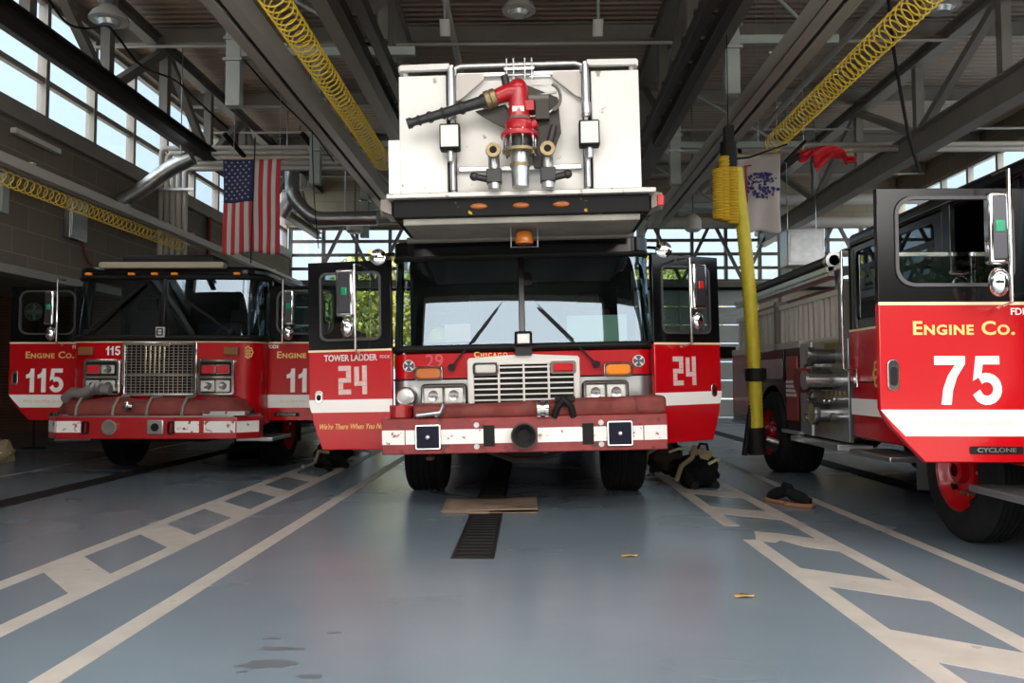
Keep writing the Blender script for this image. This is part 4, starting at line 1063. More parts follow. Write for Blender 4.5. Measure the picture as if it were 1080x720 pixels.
        MB().prism(rrect(5.62, 6.70, 1.24, 1.50, .05), *sorted((s * 1.25, s * 1.258)), 'X').build('door_trim', steel, root)
        box(*sorted((s * 1.18, s * 1.24)), 5.0, 8.25, 1.62, 1.70).build('body_cap', alu, root)
    box(-.75, .75, 5.0, 8.25, .80, 1.66).build('body_core', blackm, root)
    hb = MB(); hb.box(-1.0, -.94, 3.5, 8.2, 1.66, 2.30).box(.94, 1.0, 3.5, 8.2, 1.66, 2.30).box(-1, 1, 3.5, 3.56, 1.66, 2.2).box(-1, 1, 8.15, 8.2, 1.66, 2.0).box(-.9, .9, 3.6, 8.1, 1.66, 2.05); hb.build('hose_bed', redd, root, bev=.008)
    # side ladder and hard suction hose
    lad = MB()
    for z in (1.64, 2.14): lad.box(-1.20, -1.15, 3.75, 8.1, z, z + .06)
    lad.build('ladder_rail', ladal, root, bev=.006, split=True)
    rg = MB()
    for i in range(24): y = 3.85 + i * .178; rg.box(-1.195, -1.155, y, y + (.05 if i % 3 else .09), 1.70, 2.14)
    rg.build('ladder_rungs', ladal, root)
    MB().box(-1.24, -1.08, 3.62, 3.75, 1.60, 2.26).box(-1.24, -1.08, 5.9, 6.0, 1.55, 2.26).build('ladder_bracket', dgrey, root, bev=.01, split=True)
    MB().lathe([(.055, 0), (.085, 0), (.085, .12), (.075, .13), (.075, 3.5), (.085, 3.6), (.055, 3.6)], (-1.10, 4.2, 2.56), 'Y', 24).build('suction_hose', mat('black_suction_hose', (.025, .023, .022), .5), root, smooth=35)
    MB().lathe([(.096, -.01), (.096, .09), (.06, .09), (.06, -.01)], (-1.10, 4.2, 2.56), 'Y', 24).build('suction_coupling', steel, root)
    MB().prism([(-1.26, 2.40), (-1.10, 2.44), (-.94, 2.40), (-.94, 2.46), (-1.26, 2.46)], 4.0, 8.0).box(-1.24, -1.18, 4.0, 8.0, 2.36, 2.46).box(-1.02, -.98, 4.3, 4.4, 2.26, 2.42).box(-1.02, -.98, 7.6, 7.7, 2.26, 2.42).build('suction_tray', alu, root)
    MB().prism([(-1.22, 2.40), (-.60, 2.55), (-.60, 2.2), (-1.0, 2.2)], 3.66, 3.72).build('tray_support', alu, root)
    MB().tube([(-.95, 4.3, 2.66), (-.9, 3.9, 2.62), (-.7, 3.7, 2.5)], .05, 8).build('tube_rail', pipew, root)
    return root, None

make_engine(115, -4.70, 10.35, 'red and black fire engine numbered 115 with both cab doors open, on the left', gt=1.0)
e75, _ = make_engine(75, 4.52, 4.93, 'red and black fire engine numbered 75, cropped at the right edge with its door open', right_angle=-R(88), gt=.40)
# ================================================================== TOWER LADDER TRUCK
TL = thing('tower_ladder_truck', 'red tower ladder truck numbered 24 with a white basket over its cab', 'fire truck', (-.02, 7.9, 0), (0, -R(1.25), 0))
hw = 1.275
cab(TL, hw, 2.75, .62, 1.50, 2.46, 2.62, r=.17, setback=.135, arch=(1.30, .64), ys=.30, opening=(.36, 1.32), crew=True, lowred=red)
# satin lower fascia behind the lamps, trim line above it
c0 = front_curve(hw + .004, .17, .30)
loft(c0, c0, .98, 1.245).build('lower_fascia', steel, TL, smooth=70)
MB().tube([(a * 1.003, b - .004, 1.25) for a, b in c0], .010, 6).build('fascia_trim', blackm, TL)
text('Chicago', .055, 'lettering', gold, TL, (-.31, -.006, 1.477), small=True, bold=.02, spacing=1.25)
text('29', .13, 'ghost_number', mat('faded_pink_ghost', (.50, .06, .07), .4), TL, (-.86, .012, 1.42), bold=.01)
for x in (-1.11, 1.12): maltese(TL, (x, .018, 1.385), .058)
# grille
g = MB(); g.ring(corners_like(-.535, .545, .965, 1.43, 2), rrect(-.475, .485, .985, 1.375, .01, 2), -.06, .03); g.build('grille_frame', mat('grille_white_metal', (.62, .61, .59), .35, metal=.3), TL, bev=.006)
box(-.5, .5, -.01, .02, .98, 1.38).build('grille_core', blackm, TL)
g = MB()
for i in range(1, 4): x = -.475 + .24 * i; g.box(x - .010, x + .010, -.056, -.02, .985, 1.385)
for j in range(1, 8): z = .985 + .052 * j; g.box(-.475, .485, -.048, -.02, z - .0075, z + .0075)
g.build('grille_bars', MATS['grille_white_metal'], TL)
MB().prism([(-.535, 1.40), (.545, 1.40), (.53, 1.445), (.03, 1.475), (-.52, 1.445)], -.058, -.01).build('grille_crown', MATS['grille_white_metal'], TL, bev=.004)
for x, m_ in ((-.36, mat('milky_lens', (.60, .62, .58), .25)), (.385, redlens)):
    o = MB().prism(rrect(x - .125, x + .125, 1.275, 1.40, .03), -.075, -.04).build('warning_light', chrome if x < 0 else dgrey, TL, bev=.006)
    MB().prism(rrect(x - .098, x + .098, 1.298, 1.378, .02), -.095, -.07).build('lens', m_, o, bev=.012)
for s in (-1, 1):
    x0, x1 = sorted((s * .555 + .01, s * 1.0 + .01)); xm = (x0 + x1) / 2
    headlamp_bank(TL, x0, x1, .985, 1.205, [(x0 + .035, xm - .01, 1.02, 1.165, clearlens), (xm + .01, x1 - .035, 1.02, 1.165, clearlens)], y=-.03, frame=blackm)
    q = MB(); q.ring(rrect(x0 + .012, x1 - .012, .997, 1.193, .025), rrect(x0 + .028, x1 - .028, 1.012, 1.178, .015), -.068, -.055); q.build('headlight_trim', chrome, TL)
    a, b = sorted((s * .775, s * 1.05)); o = MB().prism(rrect(a, b, 1.235, 1.375, .03), -.055, .03).build('turn_signal', chrome, TL, bev=.008)
    MB().prism(rrect(a + .018, b - .018, 1.255, 1.355, .045), -.08, -.05).build('lens', amber if s > 0 else mat('orange_lens', (.50, .14, .03), .25, coat=.5), o, bev=.012)
o = MB().lathe([(.085, -.02), (.092, -.06), (.085, -.07), (.075, -.07), (.06, -.05)], (-1.13, -.02, 1.09), 'Y', 32).build('fog_light', chrome, TL, smooth=50)
MB().lathe([(.072, -.066), (.05, -.08), (.01, -.085)], (-1.13, -.02, 1.09), 'Y', 24).build('lens', clearlens, o, smooth=60)
# wipers, spot light in the middle
wiper(TL, (-.69, 1.36), (-.24, 1.93), .0, .10); wiper(TL, (.71, 1.36), (.16, 1.93), .0, .10)
for x0, x1 in ((-.18, -.10), (-.04, -.03)): pass
o = box(-.075, .095, -.14, -.04, 1.545, 1.69).build('spot_light', blackm, TL, bev=.02)
box(-.05, .07, -.150, -.135, 1.57, 1.665).build('lens', clearlens, o, bev=.01); box(-.07, .09, -.10, -.02, 1.46, 1.55).build('bracket', darkint, o)
box(-.08, .10, -.105, -.02, 1.525, 1.54).build('bracket_plate', chrome, o)
# cardboard-like sun screen and helmets on the dash, seen through the glass
MB().lathe([(.15, 0), (.155, .02), (.11, .03), (.10, .10), (.05, .15), (0.01, .16)], (-.86, .40, 1.62), 'Z', 20).build('helmet', mat('yellow_helmet', (.55, .50, .06), .4), TL, smooth=50)
box(-.78, -.52, .25, .27, 1.62, 1.80).build('dash_paper', mat('paper_pink', (.72, .42, .40), .6), TL)
box(.45, 1.05, .30, .32, 1.58, 1.86).build('dash_folder', mat('paper_green', (.45, .62, .52), .6), TL)
# bumper with hose tray
bp = MB().prism([(-1.29, -.02), (-1.29, -.40), (-1.27, -.62), (-1.05, -.66), (1.05, -.66), (1.27, -.62), (1.29, -.40), (1.29, -.02)], .585, .90, 'Z').build('bumper', bumperred, TL, bev=.01)
k = MB(); k.box(-1.05, -.955, -.665, -.659, .675, .80)
for a, b in ((-.74, -.36), (-.27, -.10), (.12, .53), (.60, .90), ): k.box(a, b, -.665, -.659, .672, .80)
k.beam((-1.06, -.661, .737), (-1.265, -.624, .737), .006, .128); k.beam((1.06, -.661, .737), (1.265, -.624, .737), .006, .128); k.box(-.955, -.74, -.6645, -.659, .675, .80).box(.90, 1.05, -.6645, -.659, .675, .80)
k.build('white_stripe', tapew, bp, split=True)
for x in (-.85, .845):
    o = MB().prism(rrect(x - .115, x + .115, .625, .850, .02), -.685, -.655).build('warning_light', chrome, bp, bev=.006)
    MB().prism(rrect(x - .10, x + .10, .64, .835, .01), -.70, -.68).build('lens', mat('dark_blue_lens', (.004, .005, .018), .35, spec=.2), bp, bev=.005)
    MB().ball((x, -.70, .737), .028, 14, 8).build('bulb', chrome, bp)
for x in (-.31, .565): MB().box(x - .05, x + .05, -.668, -.655, .645, .83).build('tow_slot', blackm, bp)
rv = MB()
for x in (-.42, .68):
    for z in (.645, .835): rv.cyl((x, -.678, z), (x, -.655, z), .024, 14)
rv.build('bolt', alu, bp, split=True)
MB().cyl((0, -.667, .735), (0, -.662, .735), .07, 24).build('horn_throat', blackm, bp)
MB().lathe([(.075, -.003), (.085, -.05), (.112, -.08), (.116, -.095), (.104, -.095), (.075, -.06), (.055, -.008)], (0, -.66, .735), 'Y', 32, caps=False).build('air_horn', mat('horn_black', (.05, .045, .045), .35, metal=.5), bp, smooth=50)
cv = MB(); rows = []
for i in range(49):
    x = -.98 + 2.22 * i / 48; top = 1.02 + .012 * math.sin(x * 3) + (.03 * (x - .2) if x > .2 else 0) - .012; sg = .007 * math.sin(x * 14 + 1)
    rows.append([Vector((x, -.60, .885)), Vector((x, -.625 + sg, .92)), Vector((x, -.63 + sg, top - .02)), Vector((x, -.60, top + .01)), Vector((x, -.10, top + .01)), Vector((x, -.05, .9))])
cv.grid(rows).build('hose_cover', cover, TL, smooth=50, thick=.012)
box(.98, 1.27, -.64, -.2, .90, 1.06).build('cover_roll', cover, TL, bev=.04, seg=3)
MB().cyl((-1.12, -.42, .90), (-1.12, -.42, 1.02), .11, 20).build('hose_outlet', redd, TL, bev=.01)
MB().tube([(-.78, -.66, .92), (-.72, -.68, .97), (-.70, -.67, 1.02), (-.74, -.68, .95), (-.95, -.67, .93)], .022, 8).build('strap_hook', steel, TL, smooth=60)
o = MB().lathe([(.07, -.055), (.08, -.05), (.08, -.02), (.065, -.015), (.065, .015), (.08, .02), (.08, .05), (.07, .055)], (.17, -.67, .965), 'X', 24).build('hose_coupling', chrome, TL)
MB().tube([(.27, -.65, .89), (.30, -.68, .98), (.36, -.68, 1.05)], .03, 8).tube([(.44, -.65, .89), (.42, -.68, .98), (.34, -.68, 1.06)], .03, 8).box(.28, .46, -.67, -.62, 1.03, 1.07).build('strap_buckle', blackm, TL, smooth=60)
# doors
dl = make_door(TL, -1, (-hw + .0, .02), .58, 1.85, .85, .97, (.10, .73, 1.065, 1.745, .07), (.365, .49), -R(7), (.13, .40))
dr = make_door(TL, 1, (hw + .0, .02), .58, 1.85, .85, .97, (.10, .73, 1.065, 1.745, .07), (.365, .49), R(30), (.13, .40))
def digits24(d, cx, cz, w_, h_):
    g = MB(); t = h_ * .17; a = w_ * .44
    def bar(x0, x1, z0, z1): g.box(x0, x1, -.004, 0, z0, z1)
    x0 = cx - w_ / 2; z0 = cz - h_ / 2; z1 = cz + h_ / 2; zm = cz
    bar(x0, x0 + a, z1 - t, z1); bar(x0 + a - t, x0 + a, zm + t * .5, z1 - t - .003); bar(x0, x0 + a, zm - t * .5, zm + t * .5 - .003); bar(x0, x0 + t, z0 + t + .003, zm - t * .5 - .003); bar(x0, x0 + a, z0, z0 + t)
    x1 = cx + w_ / 2
    bar(x1 - a, x1 - a + t, zm - t * .2, z1 - .01); bar(x1 - a, x1, zm - t * 1.2, zm - t * .25); bar(x1 - t, x1, z0, zm - t * 1.25); bar(x1 - t, x1, zm - t * .2, z1)
    g.build('number', oldtape, d)
digits24(dl, -.40, .68, .29, .28); digits24(dr, .37, .70, .29, .285)
text('TOWER LADDER', .062, 'lettering', mat('letter_grey_white', (.62, .60, .60), .5), dl, (-.42, -.004, .895), bold=.03, sx=.82)
text("We're There When You Need Us", .052, 'lettering', gold, dl, (-.36, -.004, .225), shear=.35, sx=.78, bold=.02)
text('FDDE', .03, 'lettering', oldtape, dl, (-.07, -.004, .90), bold=.01)
handle(dl, -.745, .52, .13); handle(dr, .745, .50, .13)
mirror_set(dl, -1, .30, .96, 1.79); mirror_set(dr, 1, .30, .96, 1.79, redlens)
for s in (-1, 1):
    MB().lathe([(.01, .08), (.05, .06), (.075, .01), (.08, 0), (.07, -.01), (.01, -.02)], (s * (hw + .10), -.10, 2.44), 'Y', 24).build('side_spotlight', chrome, TL, smooth=60)
    MB().cyl((s * (hw - .02), .10, 2.50), (s * (hw + .10), -.06, 2.46), .015, 8).build('spotlight_arm', blackm, TL)
# roof-edge lamps
for x in (-.72, -.20, .22, .74): MB().lathe([(.05, 0), (.045, .03), (.015, .045)], (x, .06, 2.60), 'Z', 16).build('marker_light', brownlens, TL, smooth=60)
for x in (-1.0, .98, .80): MB().lathe([(.09, 0), (.085, .06), (.04, .11), (.01, .12)], (x, .22, 2.60), 'Z', 20).build('roof_beacon', mat('smoky_dome', (.09, .09, .10), .15, coat=.6), TL, smooth=60)
# wheels and running gear (kept upright and on the floor while the body leans)
for s in (-1, 1):
    for y, w_, x in ((1.30, .43, 1.08), (7.6, .58, .98), (8.9, .58, .98)):
        o = wheel(TL, s * x, y, .54, w_, s, red, z=.54 - s * x * .0218); o.rotation_euler = (0, R(1.25), 0)
fr = MB(); fr.box(-.45, -.33, .0, 11, .55, .80).box(.33, .45, .0, 11, .55, .80).cyl((-1, 1.3, .53), (1, 1.3, .53), .08, 12).box(-.35, .35, .3, 2.0, .50, .95).box(-.2, .2, 1.0, 1.5, .36, .6).cyl((-.9, 7.6, .5), (.9, 7.6, .5), .1, 12).cyl((-.9, 8.9, .5), (.9, 8.9, .5), .1, 12).beam((-.6, .1, .6), (-.55, .9, .42), .08, .05).beam((.6, .1, .6), (.55, .9, .42), .08, .05)
fr.build('chassis', mat('rusty_chassis', (.035, .022, .018), .7), TL)
MB().tube([(-.35, -.1, .56), (-.1, -.12, .47), (.15, -.12, .47), (.38, -.1, .56)], .03, 8).build('front_crossmember', MATS['rusty_chassis'], TL)
MB().lathe([(.04, 0), (.05, .03), (.02, .05)], (-.98, .55, .42), 'Z', 12).build('drain_valve', brass, TL)
# body behind the cab
for s in (-1, 1):
    poly = [(3.1, .6), (6.9, .6)] + [(8.25 + 1.35 * math.cos(PI - PI * i / 12), .6 + .62 * math.sin(PI - PI * i / 12)) for i in range(1, 12)] + [(9.7, .6), (11, .6), (11, 1.9), (3.1, 1.9)]
    MB().prism(poly, *sorted((s * .6, s * 1.26)), 'X').build('body_side', redd, TL, bev=.01)
    for i in range(3): box(*sorted((s * 1.25, s * 1.275)), 3.2 + i * 1.2, 4.3 + i * 1.2, .75, 1.8).build('compartment_door', alu, TL, bev=.01)
box(-.6, .6, 3.0, 11, .8, 1.5).build('body_core', blackm, TL)
MB().cyl((0, 8.8, 1.5), (0, 8.8, 2.4), .75, 32).box(-.55, -.40, 8.2, 9.5, 2.3, 3.2).box(.40, .55, 8.2, 9.5, 2.3, 3.2).build('turntable', white, TL, bev=.01)
# boom lying over the cab: lattice of two sections
bm = MB()
for s in (-1, 1):
    bm.box(s * .42 - .06, s * .42 + .06, .4, 9.8, 2.72, 2.86).box(s * .42 - .04, s * .42 + .04, .4, 9.8, 3.28, 3.36)
    for i in range(12):
        y = .5 + i * .78; bm.beam((s * .42, y, 2.84), (s * .42, y + .39, 3.3), .04, .05).beam((s * .42, y + .39, 3.3), (s * .42, y + .78, 2.84), .04, .05)
for i in range(20): bm.cyl((-.4, .5 + i * .48, 2.84), (.4, .5 + i * .48, 2.84), .02, 8)
bm.build('boom', white, TL)
MB().cyl((0, .35, 2.80), (0, 9.5, 2.98), .07, 12).build('waterway', alu, TL)
bk = MB()
for x in (-.95, -.5, .5, .95): bk.beam((x, -.2, 2.66), (x * .8, .45, 2.78), .08, .10)
bk.box(-.8, .8, .25, .45, 2.62, 2.95); bk.cyl((-1.1, -.05, 2.60), (1.1, -.05, 2.60), .03, 10); bk.build('boom_bracket', dgrey, TL, bev=.006)
# ---- basket
bx = .02; yf = -.85
def B(x0, x1, y0, y1, z0, z1): return box(bx + x0, bx + x1, y0, y1, z0, z1)
flk = mat('flaked_black_paint', (.010, .010, .011), .65, spec=.2, wear=((.60, .38, .03), .655, 10))
bfl = MB().prism([(bx - 1.12, 2.66), (bx + 1.12, 2.66), (bx + 1.12, 2.82), (bx - 1.12, 2.82)], yf, .30).build('basket_base', flk, TL, bev=.01)
B(-1.04, 1.04, yf + .04, .28, 2.60, 2.66).build('basket_underside', mat('worn_grey_underside', (.30, .29, .25), .7, noise=.25, nscale=3), TL, bev=.01)
B(-1.17, 1.17, yf - .06, .30, 2.82, 2.865).build('basket_sill', mat('scuffed_aluminium', (.62, .61, .58), .4, metal=.4, wear=((.25, .22, .18), .6, 12)), TL, bev=.008)
for s in (-1, 1):
    x0, x1 = sorted((s * .635, s * 1.055))
    B(x0, x1, yf, yf + .05, 2.87, 3.92).build('basket_panel', basketw, TL, bev=.008)
    B(*sorted((s * 1.02, s * 1.055)), yf + .05, .25, 2.87, 3.85).build('basket_side_wall', basketw, TL, bev=.006)
    MB().prism([(bx + s * 1.14, 2.70), (bx + s * 1.24, 2.74), (bx + s * 1.24, 2.84), (bx + s * 1.14, 2.85)], yf + .05, yf + .40).cyl((bx + s * 1.14, yf + .25, 2.78), (bx + s * 1.27, yf + .25, 2.78), .06, 12).build('corner_bracket', greyp, TL, bev=.006)
    B(*sorted((s * .565, s * .60)), yf - .03, yf + .03, 2.86, 4.0).build('basket_post', alu, TL, bev=.006)
    MB().cyl((bx + s * .585, yf - .05, 3.50), (bx + s * .585, yf - .05, 3.96), .032, 14).cyl((bx + s * .585, yf - .05, 3.52), (bx + s * .585, yf - .05, 3.62), .042, 14).cyl((bx + s * .585, yf - .05, 2.88), (bx + s * .585, yf - .05, 3.35), .025, 12).build('rail_post', steel, TL)
    MB().beam((bx + s * .60, yf - .01, 3.985), (bx + s * 1.04, yf + .0, 3.985), .05, .055).beam((bx + s * 1.03, yf, 3.985), (bx + s * 1.03, .25, 3.985), .05, .055).box(bx + s * 1.0 - .02, bx + s * 1.0 + .02, yf + .05, yf + .09, 3.85, 3.98).build('top_rail', white, TL, bev=.006)
    MB().prism([(bx + s * .55, 3.92), (bx + s * .55, 3.68), (bx + s * .50, 3.70), (bx + s * .30, 3.87), (bx + s * .30, 3.92)], yf - .015, yf + .01).build('gusset_plate', mat('worn_aluminium_plate', (.52, .50, .47), .5, metal=.4), TL)
    B(*sorted((s * .602, s * .634)), yf + .01, yf + .045, 2.87, 3.93).build('panel_seam', blackm, TL)
    fl = B(*sorted((s * .512, s * .688)), yf - .16, yf - .05, 3.21, 3.44).build('floodlight', blackm, TL, bev=.015)
    B(*sorted((s * .525, s * .675)), yf - .168, yf - .155, 3.235, 3.42).build('flood_lens', mat('white_led_lens', (.85, .84, .80), .3), fl)
    MB().cyl((bx + s * .60, yf - .10, 3.12), (bx + s * .60, yf - .10, 3.22), .03, 10).build('flood_bracket', steel, fl)
B(-1.17, -1.055, yf + .10, yf + .30, 2.87, 3.38).build('side_step_panel', diam, TL)
B(1.19, 1.25, yf + .03, yf + .08, 2.72, 2.82).build('red_marker', redlens, TL, bev=.01)
B(-.56, .56, yf + .05, yf + .08, 2.87, 3.94).build('centre_panel', basketw, TL, bev=.006)
B(-.54, .54, yf + .0, yf + .06, 3.055, 3.10).build('panel_ledge', alu, TL, bev=.006)
MB().tube([(bx - .565, yf - .02, 3.90), (bx - .555, yf - .02, 3.965), (bx - .50, yf - .02, 3.985), (bx + .50, yf - .02, 3.985), (bx + .555, yf - .02, 3.965), (bx + .565, yf - .02, 3.90)], .024, 12).box(bx - .55, bx + .55, yf, yf + .05, 3.90, 3.93).build('gate_rail', alu, TL, smooth=60)
cl = MB()
for x in (-.10, -.04, .06, .12): cl.cyl((bx + x, yf - .05, 3.84), (bx + x, yf - .05, 4.03), .008, 8)
cl.box(bx - .12, bx + .14, yf - .055, yf - .04, 3.93, 3.95).box(bx + .1, bx + .28, yf - .055, yf - .045, 3.86, 3.87).build('gate_latch', steel, TL)
for x in (-.37, 0, .35): MB().ball((bx + x, yf - .0, 2.745), .075, 18, 8, (1, .35, .36)).build('clearance_light', mat('dull_orange_lens', (.42, .13, .03), .3), TL, smooth=80)
bc = MB().lathe([(.08, 0), (.085, .03), (.075, .10), (.03, .12)], (bx + .02, yf + .32, 2.46), 'Z', 20).build('underside_beacon', mat('amber_beacon', (.60, .18, .02), .2, coat=.5), TL, smooth=60)
cg = MB()
for s in (-1, 1): cg.tube([(bx + .02 + s * .12, yf + .25, 2.60), (bx + .02 + s * .12, yf + .25, 2.42), (bx + .02, yf + .25, 2.42)], .007, 6)
cg.build('beacon_cage', steel, bc)
# ---- water cannon
wc = MB().cyl((bx, -1.0, 2.87), (bx, -1.0, 3.16), .072, 24, .082).build('water_cannon', alu, TL, smooth=50)
MB().lathe([(.085, 0), (.088, .02), (.085, .03)], (bx, -1.0, 3.04), 'Z', 24).lathe([(.12, 0), (.15, .005), (.15, .03), (.12, .035)], (bx, -1.0, 3.16), 'Z', 28).build('lower_flange', brass, wc)
q = MB()
for i in range(8): t = 2 * PI * i / 8 + .2; q.cyl((bx + .135 * math.cos(t), -1.0 + .135 * math.sin(t), 3.14), (bx + .135 * math.cos(t), -1.0 + .135 * math.sin(t), 3.345), .009, 8)
q.build('flange_studs', chrome, wc)
MB().cyl((bx, -1.0, 3.18), (bx, -1.0, 3.31), .10, 20).build('swivel_core', monblack, wc)
MB().lathe([(.10, 0), (.16, .005), (.165, .02), (.16, .045), (.11, .06), (.12, .075), (.125, .13), (.10, .155)], (bx, -1.0, 3.29), 'Z', 28).build('swivel_flange', monred, wc, smooth=35)
MB().cyl((bx, -1.0, 3.44), (bx, -1.0, 3.47), .098, 24).build('swivel_ring', dgrey, wc)
vb = MB(); vb.tube([(bx, -1.0, 3.46), (bx, -1.0, 3.60), (bx - .0, -1.0, 3.70), (bx - .005, -1.0, 3.74)], [.095, .082, .085, .078], 20).ball((bx - .005, -1.0, 3.73), .082, 20, 12)
vb.tube([(bx, -1.0, 3.70), (bx - .10, -1.0, 3.695), (bx - .20, -1.0, 3.655)], [.085, .072, .065], 18).cyl((bx + .0, -1.0, 3.35), (bx + .15, -1.02, 3.42), .045, 12).box(bx + .05, bx + .13, -1.06, -.95, 3.52, 3.60)
vb.build('cannon_elbow', monred, wc, smooth=60)
MB().box(bx - .055, bx + .045, -1.088, -1.07, 3.50, 3.545).build('cannon_label', tape, wc)
MB().lathe([(.065, 0), (.078, .01), (.078, .05), (.07, .055), (.078, .06), (.078, .10), (.06, .11)], (0, 0, 0), 'Z', 20).build('barrel_coupling', brass, wc, loc=(bx - .19, -1.0, 3.66), rot=(0, -R(108), 0))
a = Vector((bx - .28, -1.0, 3.630)); b = Vector((bx - .955, -1.06, 3.425)); q = MB(); pts = []; rr = []
for i in range(41):
    t = i / 40; pts.append(a.lerp(b, t)); r_ = .052 - .018 * t
    if i in (0, 1, 2, 12, 13, 22, 28, 29, 34, 38, 39, 40): r_ += .012
    rr.append(r_)
q.tube(pts, rr, 18).build('cannon_barrel', monblack, wc, smooth=35)
MB().cyl((bx - .10, -1.0, 3.75), (bx - .12, -1.0, 3.84), .035, 14).build('relief_cap', monblack, wc)
hg = MB(); pts = []
for i in range(20): t = R(200 + i * 9); pts.append((bx + .12 + .24 * math.cos(t), -.97, 3.66 + .17 * math.sin(t)))
hg.tube(pts, .012, 8).cyl((bx - .35, -.96, 3.60), (bx + .33, -.96, 3.70), .012, 8); hg.build('hydraulic_line', alu, wc, smooth=60)
MB().prism([(bx + .07, 3.78), (bx + .34, 3.66), (bx + .36, 3.35), (bx + .24, 3.05), (bx + .12, 3.05), (bx + .09, 3.3)], -.94, -.92).prism([(bx - .38, 3.56), (bx - .08, 3.62), (bx - .08, 3.38), (bx - .30, 3.50)], -.94, -.92).box(bx + .14, bx + .26, -1.02, -.94, 3.45, 3.62).cyl((bx + .22, -.99, 3.12), (bx + .30, -.99, 3.40), .03, 10).build('cannon_linkage', mat('grimy_dark_metal', (.05, .045, .04), .5, metal=.4), wc, bev=.004)
q = MB(); pts = []
for i in range(14): t = R(-70 + i * 11); pts.append((bx + .26 + .10 * math.cos(t), -1.0, 3.64 + .12 * math.sin(t)))
q.tube(pts, .014, 8).cyl((bx + .08, -1.0, 3.64), (bx + .26, -1.0, 3.64), .03, 12).build('hand_wheel', dgrey, wc, smooth=60)
for s, x in ((-1, -.225), (1, .235)):
    o = MB().cyl((bx + x, -.98, 2.96), (bx + x, -.98, 3.12), .04, 16).tube([(bx + x, -.98, 3.05), (bx + x, -.99, 3.14), (bx + x, -1.06, 3.17)], .05, 14).build('hose_valve', steel, TL, smooth=60)
    MB().box(bx + x - .065, bx + x + .065, -1.04, -.92, 2.91, 3.03).cyl((bx + x + s * .05, -.98, 2.95), (bx + x + s * .15, -.99, 2.97), .03, 12).ball((bx + x + s * .17, -.99, 2.975), .04, 12, 8).build('valve_body', monblack, o, bev=.008)
    MB().cyl((bx + x, -.98, 2.86), (bx + x, -.98, 2.92), .055, 16).build('valve_foot', steel, o)
    MB().lathe([(.03, 0), (.062, 0), (.066, -.02), (.062, -.05), (.032, -.05), (.03, -.0)], (bx + x, -1.06, 3.17), 'Y', 20).build('valve_coupling', brass, o)
    MB().cyl((bx + x, -1.10, 3.17), (bx + x, -1.105, 3.17), .032, 14).build('valve_mouth', blackm, o)

# ================================================================== LOOSE GEAR ON THE FLOOR
def quad(px, py): Y = 1.22 * F / (py - 401.0); return (px - 557) * Y / F, Y
t = thing('cardboard_sheet', 'flattened oil-stained cardboard sheet over the floor drain under the truck nose', 'cardboard', (-.36, 7.95, .008))
pts = [(-.42, -.42), (.0, -.50), (.44, -.46), (.43, .42), (.0, .45), (-.38, .46)]
rows = []
for i in range(15):
    x = -.45 + .9 * i / 14; rows.append([Vector((x, -.42 - .03 * math.sin(x * 7) + .9 * j / 10, .012 + .014 * math.sin(x * 5 + j * .6) + (.012 if j < 1 else 0))) for j in range(11)])
MB().grid(rows).build('top_sheet', card, t, thick=.008, smooth=60)
box(-.43, .44, -.40, .43, -.004, .004).build('bottom_sheet', card, t)
MB().box(-.20, .0, -.46, -.38, .0, .015).build('torn_flap', card, t)
def boot(p, rz, label, m=blackm, h=.30, lay=False, group=None):
    t = thing('fire_boot', label, 'boot', p, (0, 0, rz), group=group)
    s_ = MB().prism([(-.05, 0), (.22, 0), (.25, .015), (.25, .03), (-.055, .03)], -.05, .05).build('sole', mat('boot_sole', (.20, .14, .06), .7), t, bev=.008)
    b = MB(); b.tube([(.20, 0, .055), (.14, 0, .07), (.07, 0, .085), (.02, 0, .11), (0, 0, .17), (-.005, 0, h)], [.04, .052, .056, .058, .056, .065], 16).build('upper', m, t, smooth=60)
    MB().lathe([(.066, 0), (.072, .01), (.066, .02), (.05, .02)], (-.005, 0, h - .01), 'Z', 16).build('cuff', rubber, t)
    return t
def crumple(name, parent, c, r, m, seed, sc=(1, 1, 1), n=22, k=.22):
    random.seed(seed); ph = [random.uniform(0, 6) for _ in range(8)]; mb = MB(); rows = []
    for j in range(n + 1):
        p = PI * j / n; row = []
        for i in range(n * 2 + 1):
            t = 2 * PI * (i % (n * 2)) / (n * 2); w_ = 1 + k * (math.sin(3 * t + ph[0] + 2 * p) * .5 + math.sin(5 * t + ph[1] - 3 * p) * .35 + math.sin(7 * p + ph[2] + 2 * t) * .4 + math.sin(11 * t + ph[3] + 5 * p) * .18)
            z = math.cos(p) * w_
            row.append(Vector((c[0] + r * sc[0] * math.sin(p) * math.cos(t) * w_, c[1] + r * sc[1] * math.sin(p) * math.sin(t) * w_, max(.003, c[2] + r * sc[2] * z))))
        rows.append(row)
    return mb.grid(rows).build(name, m, parent, smooth=50)
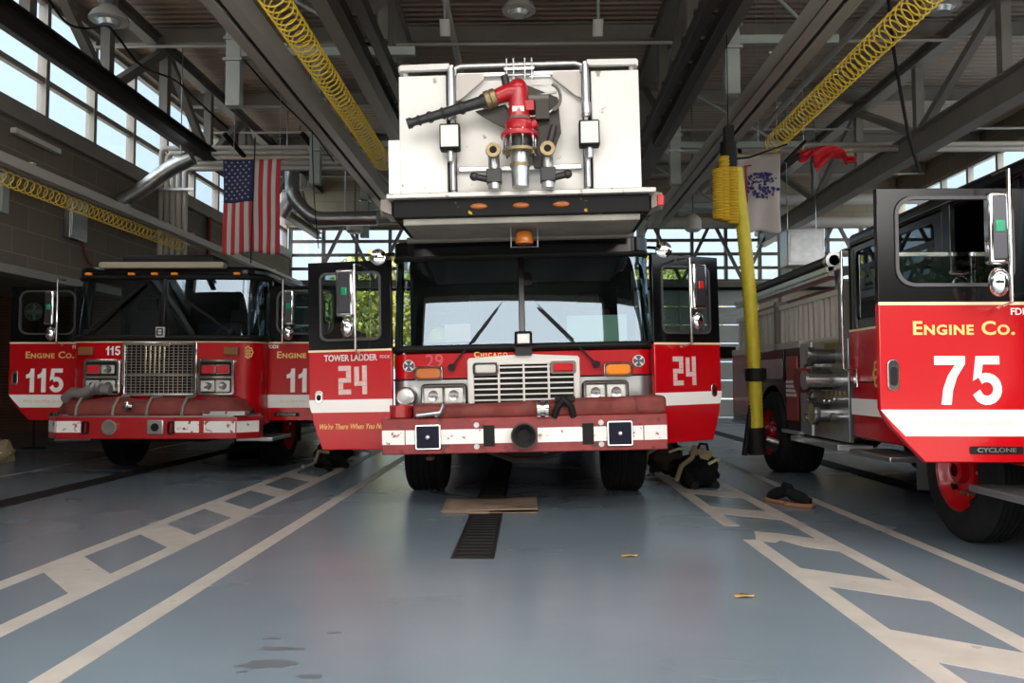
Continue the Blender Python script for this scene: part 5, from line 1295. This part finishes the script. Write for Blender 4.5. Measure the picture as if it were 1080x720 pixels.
def gear_pile(p, label, seed, a, b, tall=.5, rz=0):
    t = thing('turnout_gear', label, 'turnout gear', p, (0, 0, rz))
    crumple('trousers', t, (0, 0, .17), .22, a, seed, (1.15, .9, .85)); crumple('waistband', t, (.05, .02, tall - .14), .14, b, seed + 1, (1.0, .8, .75))
    MB().tube([(-.26, -.10, .08), (-.22, -.16, .25), (-.10, -.17, tall - .12), (-.03, -.05, tall)], .03, 8).build('suspender', tan, t, smooth=60)
    MB().tube([(.08, -.22, .28), (.20, -.15, .32), (.27, .0, .30)], .018, 8).build('reflective_band', limet, t)
    MB().tube([(.0, -.02, tall - .06), (.04, -.03, tall + .03), (.12, -.02, tall + .02), (.15, .0, tall - .08)], .018, 8).build('loop', blackcloth, t, smooth=60)
    for dx in (-.12, .12):
        MB().tube([(dx, -.34, .05), (dx, -.25, .06), (dx, -.16, .09), (dx, -.10, .16)], [.045, .055, .06, .07], 12).build('boot', blackm, t, smooth=60)
    return t
x, y = quad(737, 514); gear_pile((x, y + .25, 0), 'tan and black turnout gear, nearer of two piles by the right truck door', 3, blackcloth, tan, .46, .1)
x, y = quad(703, 498); gear_pile((x, y + .22, 0), 'dark turnout gear, farther of two piles beside the right truck wheel', 9, mat('dark_brown_cloth', (.035, .025, .018), .9), blackcloth, .44, -.3)
x, y = quad(346, 494); gear_pile((x, y + .2, 0), 'black turnout trousers bunched over boots behind the left truck door', 15, blackcloth, mat('olive_cloth', (.05, .045, .025), .9), .34, .5)
x, y = quad(320, 495); tag(MB().ball((x, y, .04), .04, 12, 8).cyl((x + .02, y, .05), (x + .16, y - .02, .09), .014, 8).build('glove_clip', steel), 'small shiny metal clip on the floor left of the bunched gear', 'clip')
x, y = quad(2, 489); gt_ = thing('turnout_coat', 'tan turnout coat heap on the floor at the far left edge', 'coat', (x - .15, y + .1, 0)); crumple('coat', gt_, (0, 0, .14), .20, tan, 21, (1.0, .8, .95)); MB().tube([(-.1, -.16, .12), (.1, -.17, .16), (.19, -.05, .14)], .015, 8).build('reflective_band', limet, gt_)
def low_shoe(p, rz, label):
    t = thing('shoe', label, 'shoe', p, (0, 0, rz)); t.scale = (.9, 1.05, 1.15)
    MB().prism([(-.12, .0), (.16, 0), (.19, .015), (.18, .035), (-.12, .03)], -.045, .045).build('sole', mat('shoe_sole_orange', (.20, .085, .04), .7), t, bev=.008)
    MB().tube([(.15, 0, .05), (.09, 0, .065), (.02, 0, .085), (-.05, 0, .10), (-.10, 0, .12)], [.032, .045, .052, .05, .042], 16).build('upper', blackcloth, t, smooth=60)
    MB().tube([(-.02, -.02, .12), (-.06, -.01, .17), (-.10, .0, .17)], .02, 8).build('tongue', blackcloth, t, smooth=60)
x, y = quad(836, 532); low_shoe((x, y, 0), R(-38), 'black shoe with tan toe standing nearer on the floor between the two right lane lines')
x, y = quad(820, 530); low_shoe((x + .01, y + .10, 0), R(118), 'black shoe lying just behind and left of its mate by the right lane line')
lf = mat('dry_leaf', (.45, .28, .09), .8)
for px, py, lb in ((662, 584, 'small dry leaf on the bare floor in front of the ladder truck'), (780, 625, 'dry yellow leaf on the floor just left of the right lane hatching')):
    x, y = quad(px, py); s_ = .05
    tag(MB().grid([[Vector((-.05, -.02, .004)), Vector((0, -.035, .018)), Vector((.05, -.01, .006))], [Vector((-.06, 0, .012)), Vector((0, 0, .006)), Vector((.06, .0, .014))], [Vector((-.04, .03, .005)), Vector((0, .035, .016)), Vector((.05, .02, .004))]]).build('dry_leaf', lf, loc=(x, y, 0), thick=.002), lb, 'leaf')
